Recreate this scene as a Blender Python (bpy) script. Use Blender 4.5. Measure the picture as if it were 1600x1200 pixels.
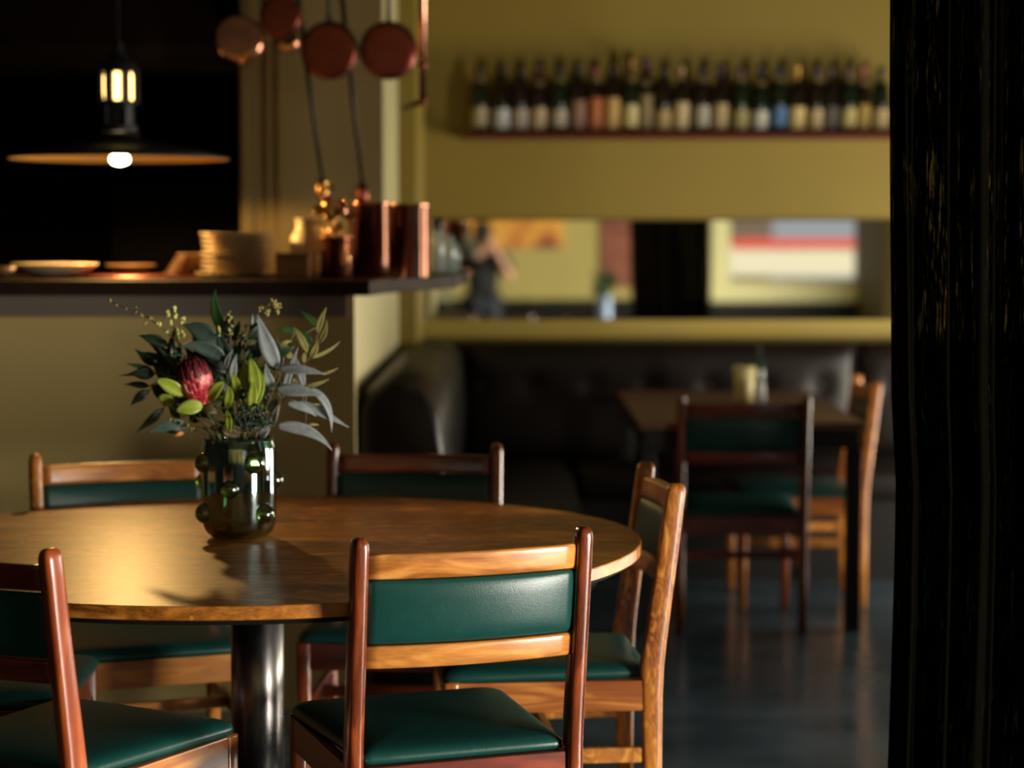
import bpy, bmesh, math, random
from math import sin, cos, pi, radians as rad
from mathutils import Vector as V, Matrix, Euler
C = bpy.context.scene.collection
for o in list(bpy.data.objects): bpy.data.objects.remove(o)

# ------------------------------------------------------------ camera
CAMZ, F = 1.40, 3200.0
PITCH = math.atan(228/F)
cd = bpy.data.cameras.new('camera'); cam = bpy.data.objects.new('camera', cd); C.objects.link(cam)
cam.location = (0, 0, CAMZ); cam.rotation_euler = (pi/2-PITCH, 0, 0)
cd.sensor_width = 36; cd.lens = F/1600*36
cd.dof.use_dof = True; cd.dof.focus_distance = 3.98; cd.dof.aperture_fstop = 1.9
cd.clip_start = .05
bpy.context.scene.camera = cam
vs = bpy.context.scene.view_settings
vs.view_transform = 'Standard'; vs.look = 'None'; vs.gamma = 1; vs.use_curve_mapping = False
vs.exposure = 0.0
# ------------------------------------------------------------ world, sun, daylight at the windows
w = bpy.data.worlds.new('world'); bpy.context.scene.world = w; w.use_nodes = True
w.node_tree.nodes['Background'].inputs[0].default_value = (.75, .80, .88, 1)
w.node_tree.nodes['Background'].inputs[1].default_value = .55
def area(name, loc, rot, sx, sy, power, col):
    l = bpy.data.lights.new(name, 'AREA'); l.shape = 'RECTANGLE'; l.size = sx; l.size_y = sy
    l.energy = power; l.color = col
    o = bpy.data.objects.new(name, l); C.objects.link(o); o.location = loc; o.rotation_euler = rot
    return o
XR = 3.4                                              # right-hand wall with two windows
area('daylight_front_glazing', (XR-.01, 1.90, .64), (0, pi/2, 0), 1.18, 1.2, 410, (1, .92, .80))
area('daylight_rear_glazing', (XR-.01, 7.95, .62), (0, pi/2, 0), 1.15, 1.3, 110, (1, .92, .76))
area('daylight_middle_glazing', (XR-.01, 5.85, .80), (0, pi/2, 0), 1.4, .7, 135, (1, .90, .76))
sl = bpy.data.lights.new('sun', 'SUN'); sl.energy = 7; sl.angle = .02; sl.color = (1, .96, .88)
so = bpy.data.objects.new('sun', sl); C.objects.link(so)
so.rotation_euler = V((.35, -.75, -.75)).to_track_quat('-Z', 'Y').to_euler()

# ------------------------------------------------------------ helpers
def ray(px, py, Y):
    u = (px-800)/F; v = -(py-600)/F
    dy = cos(PITCH)+v*sin(PITCH); dz = -sin(PITCH)+v*cos(PITCH)
    return V((u/dy*Y, Y, CAMZ+dz/dy*Y))
def meta(o, label=None, cat=None, group=None, kind=None):
    if label: o['label'] = label
    if cat: o['category'] = cat
    if group: o['group'] = group
    if kind: o['kind'] = kind
    return o
def thing(name, label, cat, loc=(0, 0, 0), rz=0, group=None):
    o = bpy.data.objects.new(name, None); C.objects.link(o); o.empty_display_size = .05
    o.location = loc; o.rotation_euler = (0, 0, rz)
    return meta(o, label, cat, group)
def obj(name, bm, mat, parent=None, smooth=True, bevel=0, sub=0, solid=0, label=None):
    bmesh.ops.recalc_face_normals(bm, faces=bm.faces)
    me = bpy.data.meshes.new(name); bm.to_mesh(me); bm.free()
    for p in me.polygons: p.use_smooth = smooth
    for m in (mat if isinstance(mat, (list, tuple)) else [mat]): me.materials.append(m)
    o = bpy.data.objects.new(name, me); C.objects.link(o)
    if parent: o.parent = parent
    if solid:
        s = o.modifiers.new('s', 'SOLIDIFY'); s.thickness = solid; s.offset = 0
    if bevel:
        b = o.modifiers.new('b', 'BEVEL'); b.width = bevel; b.segments = 2; b.limit_method = 'ANGLE'; b.angle_limit = rad(40)
        try: b.harden_normals = False
        except Exception: pass
    if sub:
        s = o.modifiers.new('u', 'SUBSURF'); s.levels = sub; s.render_levels = sub
    if label: o['label'] = label
    return o
def struct(name, bm, mat, **k):
    return meta(obj(name, bm, mat, smooth=False, **k), kind='structure')
def copy_tree(o, parent=None):
    c = o.copy(); C.objects.link(c); c.parent = parent
    for ch in list(o.children): copy_tree(ch, c)
    return c
def NB(): return bmesh.new()
def box(bm, x0, x1, y0, y1, z0, z1, M=None):
    vv = [V((x, y, z)) for z in (z0, z1) for y in (y0, y1) for x in (x0, x1)]
    if M: vv = [M @ v for v in vv]
    q = [bm.verts.new(v) for v in vv]
    for f in ((0, 2, 3, 1), (4, 5, 7, 6), (0, 1, 5, 4), (2, 6, 7, 3), (0, 4, 6, 2), (1, 3, 7, 5)):
        bm.faces.new([q[i] for i in f])
    return bm
def loft(bm, rings, cap=True, closed=True, mi=0):
    rr = [[bm.verts.new(p) for p in r] for r in rings]
    n = len(rr[0])
    for a, b in zip(rr, rr[1:]):
        for i in range(n if closed else n-1):
            j = (i+1) % n
            bm.faces.new((a[i], a[j], b[j], b[i])).material_index = mi
    if cap and closed:
        bm.faces.new(rr[0][::-1]).material_index = mi; bm.faces.new(rr[-1]).material_index = mi
    return rr
def tube(bm, pts, r, n=8, cap=True, mi=0):
    pts = [V(p) for p in pts]; rs = r if isinstance(r, (list, tuple)) else [r]*len(pts)
    rings = []; up = V((.31, .17, .93)).normalized()
    for i, p in enumerate(pts):
        d = (pts[min(i+1, len(pts)-1)]-pts[max(i-1, 0)]).normalized()
        a = d.cross(up)
        if a.length < .1: a = d.cross(V((1, 0, 0)))
        a.normalize(); b = d.cross(a)
        rings.append([p+(a*cos(t)+b*sin(t))*rs[i] for t in [2*pi*k/n for k in range(n)]])
    loft(bm, rings, cap, mi=mi); return bm
def lathe(bm, prof, c=(0, 0, 0), n=32, M=None, mi=0, cap=True):
    c = V(c); rings = []
    for r, z in prof:
        ring = [V((max(r, 1e-4)*cos(2*pi*k/n), max(r, 1e-4)*sin(2*pi*k/n), z)) for k in range(n)]
        rings.append([(M @ p if M else p)+c for p in ring])
    loft(bm, rings, cap, mi=mi); return bm
def ball(bm, c, r, s=(1, 1, 1), n=12, mi=0):
    prof = [(r*sin(t), -r*cos(t)) for t in [pi*k/8 for k in range(9)]]
    M = Matrix.Diagonal(V(s))
    lathe(bm, prof, c, n, M, mi); return bm
def sq(hx, hy, n=16, e=4):
    out = []
    for k in range(n):
        t = 2*pi*(k+.5)/n; c, s = cos(t), sin(t)
        out.append((math.copysign(abs(c)**(2/e), c)*hx, math.copysign(abs(s)**(2/e), s)*hy))
    return out
def bez(p, n=10):
    p = [V(q) for q in p]; out = []
    for k in range(n+1):
        t = k/n; q = p
        while len(q) > 1: q = [a.lerp(b, t) for a, b in zip(q, q[1:])]
        out.append(q[0])
    return out

# ------------------------------------------------------------ materials
def srgb(r, g, b):
    f = lambda c: (c/255/12.92 if c/255 <= .04045 else ((c/255+.055)/1.055)**2.4)
    return (f(r), f(g), f(b), 1)
def nodes(name):
    m = bpy.data.materials.new(name); m.use_nodes = True
    return m, m.node_tree.nodes, m.node_tree.links, m.node_tree.nodes['Principled BSDF']
def mat(name, col, rough=.5, metal=0, spec=.5, coat=0, noise=0, nscale=20, bump=0, bscale=200, emit=None, es=0, col2=None, trans=0, ior=1.45, stretch=(1, 1, 1), rvar=0):
    m, N, L, b = nodes(name)
    b.inputs['Base Color'].default_value = col; b.inputs['Roughness'].default_value = rough
    b.inputs['Metallic'].default_value = metal; b.inputs['Specular IOR Level'].default_value = spec
    b.inputs['Coat Weight'].default_value = coat; b.inputs['Coat Roughness'].default_value = .12
    b.inputs['Transmission Weight'].default_value = trans; b.inputs['IOR'].default_value = ior
    tc = N.new('ShaderNodeTexCoord'); mp = N.new('ShaderNodeMapping'); mp.inputs['Scale'].default_value = stretch
    L.new(tc.outputs['Object'], mp.inputs[0])
    if noise or col2:
        n = N.new('ShaderNodeTexNoise'); n.inputs['Scale'].default_value = nscale; n.inputs['Detail'].default_value = 5
        L.new(mp.outputs[0], n.inputs['Vector'])
        r = N.new('ShaderNodeValToRGB'); r.color_ramp.elements[0].position = .3; r.color_ramp.elements[1].position = .7
        c2 = col2 or tuple(min(1, c*(1+noise)) for c in col[:3])+(1,)
        r.color_ramp.elements[0].color = tuple(c*(1-noise) for c in col[:3])+(1,)
        r.color_ramp.elements[1].color = c2
        L.new(n.outputs['Fac'], r.inputs[0]); L.new(r.outputs[0], b.inputs['Base Color'])
        if rvar:
            mr = N.new('ShaderNodeMapRange'); mr.inputs[3].default_value = rough-rvar; mr.inputs[4].default_value = rough+rvar
            mr.inputs[1].default_value = .3; mr.inputs[2].default_value = .7
            L.new(n.outputs['Fac'], mr.inputs[0]); L.new(mr.outputs[0], b.inputs['Roughness'])
    if bump:
        n = N.new('ShaderNodeTexNoise'); n.inputs['Scale'].default_value = bscale; n.inputs['Detail'].default_value = 3
        L.new(mp.outputs[0], n.inputs['Vector'])
        bp = N.new('ShaderNodeBump'); bp.inputs['Strength'].default_value = bump; bp.inputs['Distance'].default_value = .002
        L.new(n.outputs['Fac'], bp.inputs['Height']); L.new(bp.outputs[0], b.inputs['Normal'])
    if emit: b.inputs['Emission Color'].default_value = emit; b.inputs['Emission Strength'].default_value = es
    return m
def wood(name, dark, mid, light, axis='X', scale=1, rough=.3, coat=.3, figure=3.0, contrast=(.28, .5, .72), asp=1, planks=0):
    m, N, L, b = nodes(name)
    tc = N.new('ShaderNodeTexCoord'); mp = N.new('ShaderNodeMapping')
    k = {'X': (1.3*asp, 9, 9), 'Y': (9, 1.3*asp, 9), 'Z': (9, 9, 1.3*asp)}[axis]
    mp.inputs['Scale'].default_value = tuple(q*scale for q in k)
    L.new(tc.outputs['Object'], mp.inputs[0])
    n1 = N.new('ShaderNodeTexNoise'); n1.inputs['Scale'].default_value = 1.6; n1.inputs['Detail'].default_value = 3; n1.inputs['Distortion'].default_value = figure*.35
    L.new(mp.outputs[0], n1.inputs['Vector'])
    mul = N.new('ShaderNodeMath'); mul.operation = 'MULTIPLY'; mul.inputs[1].default_value = 9
    L.new(n1.outputs['Fac'], mul.inputs[0])
    sn = N.new('ShaderNodeMath'); sn.operation = 'SINE'; L.new(mul.outputs[0], sn.inputs[0])
    mr = N.new('ShaderNodeMapRange'); mr.inputs[1].default_value = -1; mr.inputs[2].default_value = 1
    L.new(sn.outputs[0], mr.inputs[0])
    n2 = N.new('ShaderNodeTexNoise'); n2.inputs['Scale'].default_value = 7; n2.inputs['Detail'].default_value = 8; n2.inputs['Roughness'].default_value = .7
    mp2 = N.new('ShaderNodeMapping'); mp2.inputs['Scale'].default_value = tuple(q*(1 if q < 2 else 4) for q in k)
    L.new(tc.outputs['Object'], mp2.inputs[0]); L.new(mp2.outputs[0], n2.inputs['Vector'])
    mx = N.new('ShaderNodeMix'); mx.inputs[0].default_value = .45
    L.new(mr.outputs[0], mx.inputs[2]); L.new(n2.outputs['Fac'], mx.inputs[3])
    n3 = N.new('ShaderNodeTexNoise'); n3.inputs['Scale'].default_value = .7; n3.inputs['Detail'].default_value = 2
    L.new(mp.outputs[0], n3.inputs['Vector'])
    mx2 = N.new('ShaderNodeMix'); mx2.inputs[0].default_value = .35
    L.new(mx.outputs[0], mx2.inputs[2]); L.new(n3.outputs['Fac'], mx2.inputs[3])
    r = N.new('ShaderNodeValToRGB'); e = r.color_ramp.elements
    e[0].position = contrast[0]; e[0].color = dark; e[1].position = contrast[2]; e[1].color = light
    q = e.new(contrast[1]); q.color = mid
    L.new(mx2.outputs[0], r.inputs[0]); L.new(r.outputs[0], b.inputs['Base Color'])
    if planks:
        sp = N.new('ShaderNodeSeparateXYZ'); L.new(tc.outputs['Object'], sp.inputs[0])
        dv = N.new('ShaderNodeMath'); dv.operation = 'DIVIDE'; dv.inputs[1].default_value = planks; L.new(sp.outputs['Y'], dv.inputs[0])
        fl = N.new('ShaderNodeMath'); fl.operation = 'FLOOR'; L.new(dv.outputs[0], fl.inputs[0])
        dx = N.new('ShaderNodeMath'); dx.operation = 'DIVIDE'; dx.inputs[1].default_value = .9; L.new(sp.outputs['X'], dx.inputs[0])
        wn0 = N.new('ShaderNodeTexWhiteNoise'); wn0.noise_dimensions = '1D'; L.new(fl.outputs[0], wn0.inputs['W'])
        ad = N.new('ShaderNodeMath'); ad.operation = 'ADD'; L.new(dx.outputs[0], ad.inputs[0]); L.new(wn0.outputs['Value'], ad.inputs[1])
        fx = N.new('ShaderNodeMath'); fx.operation = 'FLOOR'; L.new(ad.outputs[0], fx.inputs[0])
        cb_ = N.new('ShaderNodeCombineXYZ'); L.new(fx.outputs[0], cb_.inputs[0]); L.new(fl.outputs[0], cb_.inputs[1])
        wn = N.new('ShaderNodeTexWhiteNoise'); wn.noise_dimensions = '3D'; L.new(cb_.outputs[0], wn.inputs['Vector'])
        off = N.new('ShaderNodeVectorMath'); off.operation = 'MULTIPLY_ADD'; off.inputs[1].default_value = (7, 7, 7); L.new(wn.outputs['Color'], off.inputs[0]); L.new(tc.outputs['Object'], off.inputs[2])
        L.new(off.outputs[0], mp.inputs[0]); L.new(off.outputs[0], mp2.inputs[0])
        hs = N.new('ShaderNodeHueSaturation'); vr = N.new('ShaderNodeMapRange'); vr.inputs[3].default_value = .72; vr.inputs[4].default_value = 1.15
        L.new(wn.outputs['Value'], vr.inputs[0]); L.new(vr.outputs[0], hs.inputs['Value']); L.new(r.outputs[0], hs.inputs['Color']); L.new(hs.outputs[0], b.inputs['Base Color'])
    b.inputs['Roughness'].default_value = rough; b.inputs['Coat Weight'].default_value = coat; b.inputs['Coat Roughness'].default_value = .18
    bp = N.new('ShaderNodeBump'); bp.inputs['Strength'].default_value = .12; bp.inputs['Distance'].default_value = .001
    L.new(n2.outputs['Fac'], bp.inputs['Height']); L.new(bp.outputs[0], b.inputs['Normal'])
    return m
M = {}
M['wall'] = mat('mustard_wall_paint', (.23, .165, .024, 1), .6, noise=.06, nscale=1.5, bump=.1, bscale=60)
M['wall_pale'] = mat('pale_daylit_paint', (.50, .44, .22, 1), .6, noise=.05, nscale=2)  # wall paint paled for daylight on the end faces; window frames share it
M['wall_drab'] = mat('shaded_olive_paint', (.24, .175, .060, 1), .6, noise=.06, nscale=2)  # wall paint darkened for the shade on the stub's front
M['black'] = mat('black_paint', (.004, .0035, .003, 1), .6, spec=.2)
M['kitchen'] = mat('near_black_brown_wall', (.006, .004, .003, 1), .8, spec=.1)  # near-black brown for the kitchen and left walls
M['ceiling'] = mat('ceiling_paint', (.035, .03, .018, 1), .9)
M['floor'] = mat('polished_concrete', (.030, .050, .062, 1), .22, spec=.55, noise=.45, nscale=2.2, rvar=.08, bump=.05, bscale=8)
M['oak_x'] = wood('golden_oiled_wood_along_rail', srgb(118, 54, 18), srgb(200, 132, 58), srgb(228, 166, 86), 'X', 1.5, .34, .2, contrast=(.20, .42, .68))
M['oak_z'] = wood('golden_oiled_wood_upright', srgb(130, 66, 24), srgb(190, 120, 50), srgb(216, 148, 70), 'Z', 1.3, .32, .35, figure=5)
M['oak_y'] = wood('golden_oiled_wood_side_rail', srgb(132, 68, 26), srgb(184, 116, 50), srgb(214, 150, 76), 'Y', 1.6, .34, .3)
M['red_y'] = wood('reddish_lacquered_wood_side', srgb(70, 22, 10), srgb(110, 42, 20), srgb(140, 62, 30), 'Y', 1.3, .26, .5)
M['red_x'] = wood('reddish_lacquered_wood_rail', srgb(82, 28, 14), srgb(128, 50, 26), srgb(150, 66, 34), 'X', 1.2, .28, .5)
M['red_z'] = wood('reddish_lacquered_wood_upright', srgb(74, 28, 11), srgb(134, 62, 26), srgb(166, 88, 40), 'Z', 1.3, .22, .6)
M['amber_z'] = wood('amber_lacquered_wood_upright', srgb(120, 48, 18), srgb(160, 76, 30), srgb(184, 98, 40), 'Z', 1.2, .32, .22)
M['fig_z'] = wood('boldly_figured_wood_upright', srgb(104, 44, 12), srgb(188, 116, 42), srgb(218, 152, 66), 'Z', 1.7, .36, .3, figure=8, contrast=(.27, .39, .58), asp=2)
M['table'] = wood('golden_plank_table_top', srgb(92, 44, 12), srgb(204, 128, 42), srgb(232, 164, 68), 'X', .5, .38, .0, figure=11, contrast=(.24, .41, .64), asp=2.8, planks=.115)
M['_edge'] = wood('table_edge_wood', srgb(110, 58, 20), srgb(170, 108, 44), srgb(204, 142, 66), 'X', 1.0, .4, .1, figure=4)
M['walnut'] = wood('dull_brown_table_wood', srgb(92, 56, 28), srgb(144, 92, 50), srgb(168, 114, 64), 'X', 1, .38, .1)
M['vinyl'] = mat('dark_green_vinyl', (.006, .048, .040, 1), .33, spec=.5, bump=.18, bscale=420, noise=.08, nscale=40)
M['leather'] = mat('dark_brown_leather', (.010, .007, .006, 1), .40, spec=.28, noise=.2, nscale=6, bump=.2, bscale=120)
M['steel'] = mat('scratched_steel', (.20, .19, .18, 1), .30, metal=1, noise=.25, nscale=14, stretch=(1, 1, .35), rvar=.09, bump=.06, bscale=30)
M['blackmetal'] = mat('black_steel', (.006, .006, .006, 1), .4, spec=.4)
M['copper'] = mat('polished_copper', (.80, .36, .23, 1), .15, metal=1, noise=.18, nscale=9, rvar=.05)
M['copper_dull'] = mat('dull_copper_base', (.24, .065, .045, 1), .36, metal=1, noise=.25, nscale=12, rvar=.08)
M['copper_dark'] = mat('hammered_copper', (.42, .15, .08, 1), .28, metal=1, noise=.3, nscale=12, bump=.4, bscale=60)
M['brass'] = mat('warm_brass', (.75, .42, .14, 1), .25, metal=1)
M['iron'] = mat('dark_iron', (.012, .010, .009, 1), .4, metal=.6)
M['china'] = mat('cream_glazed_china', (.72, .60, .38, 1), .25, noise=.04, nscale=8)
M['stone'] = mat('brown_stoneware', (.20, .11, .055, 1), .4, noise=.2, nscale=15)
M['cream'] = mat('cream_ceramic', (.78, .66, .42, 1), .35, noise=.03, nscale=8)
M['curtain'] = None

# ------------------------------------------------------------ setting
YB, YW = 9.2, -1.8                                   # far wall, wall behind the viewer
struct('floor', box(NB(), -3.3, XR+.2, YW-.2, YB+.2, -.1, 0), M['floor'])
struct('ceiling', box(NB(), -3.3, XR+.2, YW-.2, YB+.2, 3.1, 3.2), M['ceiling'])
struct('wall_back', box(NB(), -.95, XR+.2, YB, YB+.2, 0, 3.1), M['wall'])
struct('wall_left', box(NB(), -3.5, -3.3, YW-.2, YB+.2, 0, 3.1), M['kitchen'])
bm = NB()
WN = ((1.28, 2.52, .03, 1.25), (7.28, 8.62, .03, 1.22), (5.48, 6.22, .08, 1.52))
ys = sorted(WN)
for a_, b_ in zip([(0, YW-.2)]+[(0, q[1]) for q in ys], [q[0] for q in ys]+[YB+.2]): box(bm, XR, XR+.2, a_[1], b_, 0, 3.1)
for y0, y1, z0, z1 in ys: box(bm, XR, XR+.2, y0, y1, 0, z0); box(bm, XR, XR+.2, y0, y1, z1, 3.1)
struct('light_block_wing', box(NB(), 2.84, XR, 2.62, 2.74, 0, 3.1), M['wall'])  # added wing, blocks the front daylight from the back of the room
struct('wall_right', bm, M['wall'])
struct('light_block_column', box(NB(), 2.35, 2.50, 6.02, 6.62, 0, 3.1), M['wall'])  # unseen column, added to shade the far chair's back panel
def window(n, y0, y1, z0, z1):
    b = NB()
    for a, c in ((y0, y0+.05), (y1-.05, y1), ((y0+y1)/2-.02, (y0+y1)/2+.02)): box(b, XR+.05, XR+.11, a, c, z0, z1)
    box(b, XR+.05, XR+.11, y0, y1, z0, z0+.05); box(b, XR+.05, XR+.11, y0, y1, z1-.05, z1)
    struct('window_%d' % n, b, M['wall_pale'])
window(1, *WN[0]); window(2, *WN[1]); window(4, *WN[2])
# wall behind the viewer with a street window (seen in the long mirror)
bm = NB()
for x0, x1, z0, z1 in ((-3.3, 2.14, .80, 3.1), (2.14, XR, .80, .99), (2.14, XR, 2.7, 3.1)): box(bm, x0, x1, YW-.2, YW, z0, z1)
struct('wall_front', bm, mat('pale_yellow_wall_paint', (.42, .35, .11, 1), .6, noise=.05, nscale=2))
struct('trim_1', box(NB(), -3.3, XR, YW-.2, YW+.01, 0, .80), M['black'])
bm = NB(); box(bm, 1.96, 2.14, YW, YW+.05, .78, 2.8); box(bm, 2.14, XR, YW, YW+.05, .78, .97)
box(bm, 2.14, XR, YW, YW+.05, 2.66, 2.8)
M['frame'] = mat('sun_bright_yellow_green_paint', (.85, .80, .42, 1), .5)  # frame colour brightened in place of strong sun on it
struct('window_3', bm, M['frame'])

# kitchen divider: low partition, full-height stub, pilaster
XP = -.463
struct('wall_partition', box(NB(), -3.3, XP, 6.0, 6.14, 0, 1.232), mat('olive_partition_paint', (.36, .27, .10, 1), .6, noise=.06, nscale=2))
struct('wall_partition_end', box(NB(), XP-.12, XP+.001, 6.001, 8.35, 0, 1.232), M['wall_pale'])  # return wall, daylight put into its paler colour
struct('trim_2', box(NB(), -3.3, XP-.02, 5.985, 6.0, 1.17, 1.233), mat('greyish_trim', (.12, .10, .08, 1), .5))
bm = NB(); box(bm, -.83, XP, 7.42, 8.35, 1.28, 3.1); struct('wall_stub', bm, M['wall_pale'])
struct('wall_stub_shaded_face', box(NB(), -.84, XP-.002, 7.40, 7.42, 1.28, 3.1), M['wall_drab'])  # thin slab carrying the stub's shaded tone
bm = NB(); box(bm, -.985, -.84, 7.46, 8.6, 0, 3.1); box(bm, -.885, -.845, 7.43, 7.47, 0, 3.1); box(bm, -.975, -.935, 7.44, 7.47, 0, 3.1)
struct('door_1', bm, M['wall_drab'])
bm = NB(); box(bm, -.95, -.39, 8.35, 9.2, 0, 3.1); struct('wall_pilaster', bm, M['wall'])
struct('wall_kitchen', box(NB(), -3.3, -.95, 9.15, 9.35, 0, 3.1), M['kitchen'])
bm = NB(); 
pts = [(-3.25, 5.9), (-.41, 5.9), (-.37, 6.2), (-.19, 6.85), (-.17, 7.6), (-.455, 7.6), (-.455, 7.38), (-1.0, 7.38), (-1.0, 7.0), (-3.25, 7.0)]
loft(bm, [[V((x, y, 1.234)) for x, y in pts], [V((x, y, 1.278)) for x, y in pts]])
meta(obj('counter_top', bm, mat('dark_stained_counter', (.016, .008, .005, 1), .62, spec=.12, noise=.3, nscale=6), smooth=False, bevel=.004),
     'long dark polished pass counter top above the olive partition', 'counter')
# kitchen fittings
t = thing('range_hood', 'dark brown extractor hood over the unlit kitchen', 'hood', (-1.9, 8.3, 0))
hm = mat('brown_hood_metal', (.022, .009, .005, 1), .5, metal=.3, noise=.2, nscale=4)
bm = NB(); loft(bm, [[V((sx*a, sy*b, z)) for sx, sy in ((-1, -1), (1, -1), (1, 1), (-1, 1))] for a, b, z in ((.85, .4, 2.06), (.85, .4, 2.14), (.55, .28, 2.6), (.5, .25, 3.09))])
obj('hood_canopy', bm, hm, t, smooth=False)
obj('hood_lip', box(NB(), -.87, .87, -.42, .42, 2.03, 2.062), M['iron'], t, smooth=False)
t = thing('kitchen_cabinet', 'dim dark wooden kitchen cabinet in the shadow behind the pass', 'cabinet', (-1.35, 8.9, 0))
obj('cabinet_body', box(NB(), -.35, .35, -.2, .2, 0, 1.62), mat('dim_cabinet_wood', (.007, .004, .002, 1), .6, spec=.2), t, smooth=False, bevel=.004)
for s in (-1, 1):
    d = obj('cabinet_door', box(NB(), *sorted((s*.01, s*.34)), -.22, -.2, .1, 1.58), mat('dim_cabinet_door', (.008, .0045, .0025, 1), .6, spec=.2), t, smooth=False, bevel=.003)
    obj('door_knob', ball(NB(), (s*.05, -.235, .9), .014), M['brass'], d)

# ------------------------------------------------------------ long mirror and shelf with bottles
mm = mat('mirror_silvering', (.80, .82, .74, 1), .02, metal=1)
struct('wall_lit_band', box(NB(), -.388, 2.8, YB-.03, YB, .955, 1.034), mat('lit_band_mustard', (.42, .32, .07, 1), .5))  # added ledge, lighter paint stands in for light on the wall band
t = thing('wall_mirror', 'long low frameless mirror strip on the mustard wall above the banquette', 'mirror', (1.0, YB, 0))
obj('mirror_glass', box(NB(), -1.372, .83, -.018, -.004, 1.037, 1.478), mm, t, smooth=False)
obj('mirror_backing', box(NB(), -1.37, .828, -.0035, 0, 1.039, 1.476), M['blackmetal'], t, smooth=False)
SY = 9.1
meta(obj('wall_shelf', box(NB(), ray(728, 212, SY).x, 2.4, SY-.08, YB, 1.835, 1.858), mat('dark_red_shelf', (.10, .018, .012, 1), .35), smooth=False, bevel=.002),
     'dark red wooden wall shelf carrying a row of wine bottles', 'shelf')
# ------------------------------------------------------------ curtain
m, N, L, b = nodes('loose_weave_black_curtain')
b.inputs['Base Color'].default_value = (.0035, .003, .002, 1); b.inputs['Roughness'].default_value = .95; b.inputs['Specular IOR Level'].default_value = .0
tr = N.new('ShaderNodeBsdfTransparent'); tr.inputs[0].default_value = (1, 1, .9, 1)
mx = N.new('ShaderNodeMixShader'); out = N['Material Output']
tc = N.new('ShaderNodeTexCoord'); mp = N.new('ShaderNodeMapping'); mp.inputs['Scale'].default_value = (60, 60, 5)
nz = N.new('ShaderNodeTexNoise'); nz.inputs['Scale'].default_value = 3; nz.inputs['Detail'].default_value = 6; nz.inputs['Roughness'].default_value = .75
L.new(tc.outputs['Object'], mp.inputs[0]); L.new(mp.outputs[0], nz.inputs['Vector'])
mr = N.new('ShaderNodeMapRange'); mr.inputs[1].default_value = .50; mr.inputs[2].default_value = .72; mr.inputs[3].default_value = .0; mr.inputs[4].default_value = .7
L.new(nz.outputs['Fac'], mr.inputs[0])
mp3 = N.new('ShaderNodeMapping'); mp3.inputs['Scale'].default_value = (16, 16, .7); nz3 = N.new('ShaderNodeTexNoise'); nz3.inputs['Scale'].default_value = 1.6; nz3.inputs['Detail'].default_value = 2
L.new(tc.outputs['Object'], mp3.inputs[0]); L.new(mp3.outputs[0], nz3.inputs['Vector'])
mr3 = N.new('ShaderNodeMapRange'); mr3.inputs[1].default_value = .38; mr3.inputs[2].default_value = .58; L.new(nz3.outputs['Fac'], mr3.inputs[0])
ml3 = N.new('ShaderNodeMath'); ml3.operation = 'MULTIPLY'; L.new(mr.outputs[0], ml3.inputs[0]); L.new(mr3.outputs[0], ml3.inputs[1]); L.new(ml3.outputs[0], mx.inputs[0])
L.new(b.outputs[0], mx.inputs[1]); L.new(tr.outputs[0], mx.inputs[2]); L.new(mx.outputs[0], out.inputs[0])
bm = NB(); rings = []
for i in range(33):
    z = .01+3.07*i/32; f = z/3.1
    x0 = .787+.022*math.exp(-((z-.85)/.75)**2)*1+(.018 if z < 1.05 else 0)*min(1, (1.05-z)*6)*.6-.0
    x1 = 1.36
    row = []
    for k in range(121):
        u = k/120; x = x0+(x1-x0)*u+.006*sin(u*40+z*.6)
        y = 4.3+.038*sin(u*2*pi*7+2.2*sin(u*7)+.5*sin(z*1.3)+1.2)+.016*sin(u*2*pi*19+1.5*sin(u*11)+z*.5)+.02*sin(z*1.5+u*5)
        row.append(V((x, y, z)))
    rings.append(row)
loft(bm, rings, cap=False, closed=False)
meta(obj('curtain', bm, m, solid=.0012), 'black loosely woven floor-length curtain hanging in folds at the right edge', 'curtain')
meta(obj('curtain_rail', tube(NB(), [(.6, 4.3, 3.085), (3.35, 4.3, 3.085)], .012), M['iron']), 'dark iron rail under the ceiling carrying the black curtain', 'rail')

# ------------------------------------------------------------ chairs
def post_bm(s):
    bm = NB(); prof = [(-.006, 0, .036, 1), (-.002, .20, .042, 1), (.0, .38, .048, 1), (.0, .45, .054, 1), (-.006, .50, .052, 1), (-.020, .60, .048, 1), (-.034, .70, .046, 1), (-.0465, .80, .044, 1), (-.0515, .838, .043, .98), (-.052, .847, .041, .88), (-.0525, .8535, .035, .68), (-.053, .857, .024, .42), (-.053, .858, .010, .15)]
    rings = []
    for y, z, d, k in prof: rings.append([V((s*.2185+a*k, y+c, z)) for a, c in sq(.0165, d/2, 20, 3.2)])
    loft(bm, rings); return bm
def rail_bm(z0, z1, th, sag=.024, hw=.204, bulge=0, n=17, e=5, y_off=0):
    bm = NB(); rings = []
    for i in range(n):
        u = -1+2*i/(n-1); x = u*hw; ring = []
        for a, c in sq(th/2, (z1-z0)/2, 20, e):
            z = (z0+z1)/2+c
            yb = -.0515-(z-.84)*(.030/.24)*-1 if False else -.0515+(.84-z)*.14
            k = 1.0
            if bulge: k = 1+bulge*(max(0, 1-u**4))*(max(0, 1-(c/((z1-z0)/2))**2))**.5
            ring.append(V((x, yb-sag*(1-u*u)+a*k+y_off, z)))
        rings.append(ring)
    loft(bm, rings); return bm
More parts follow.
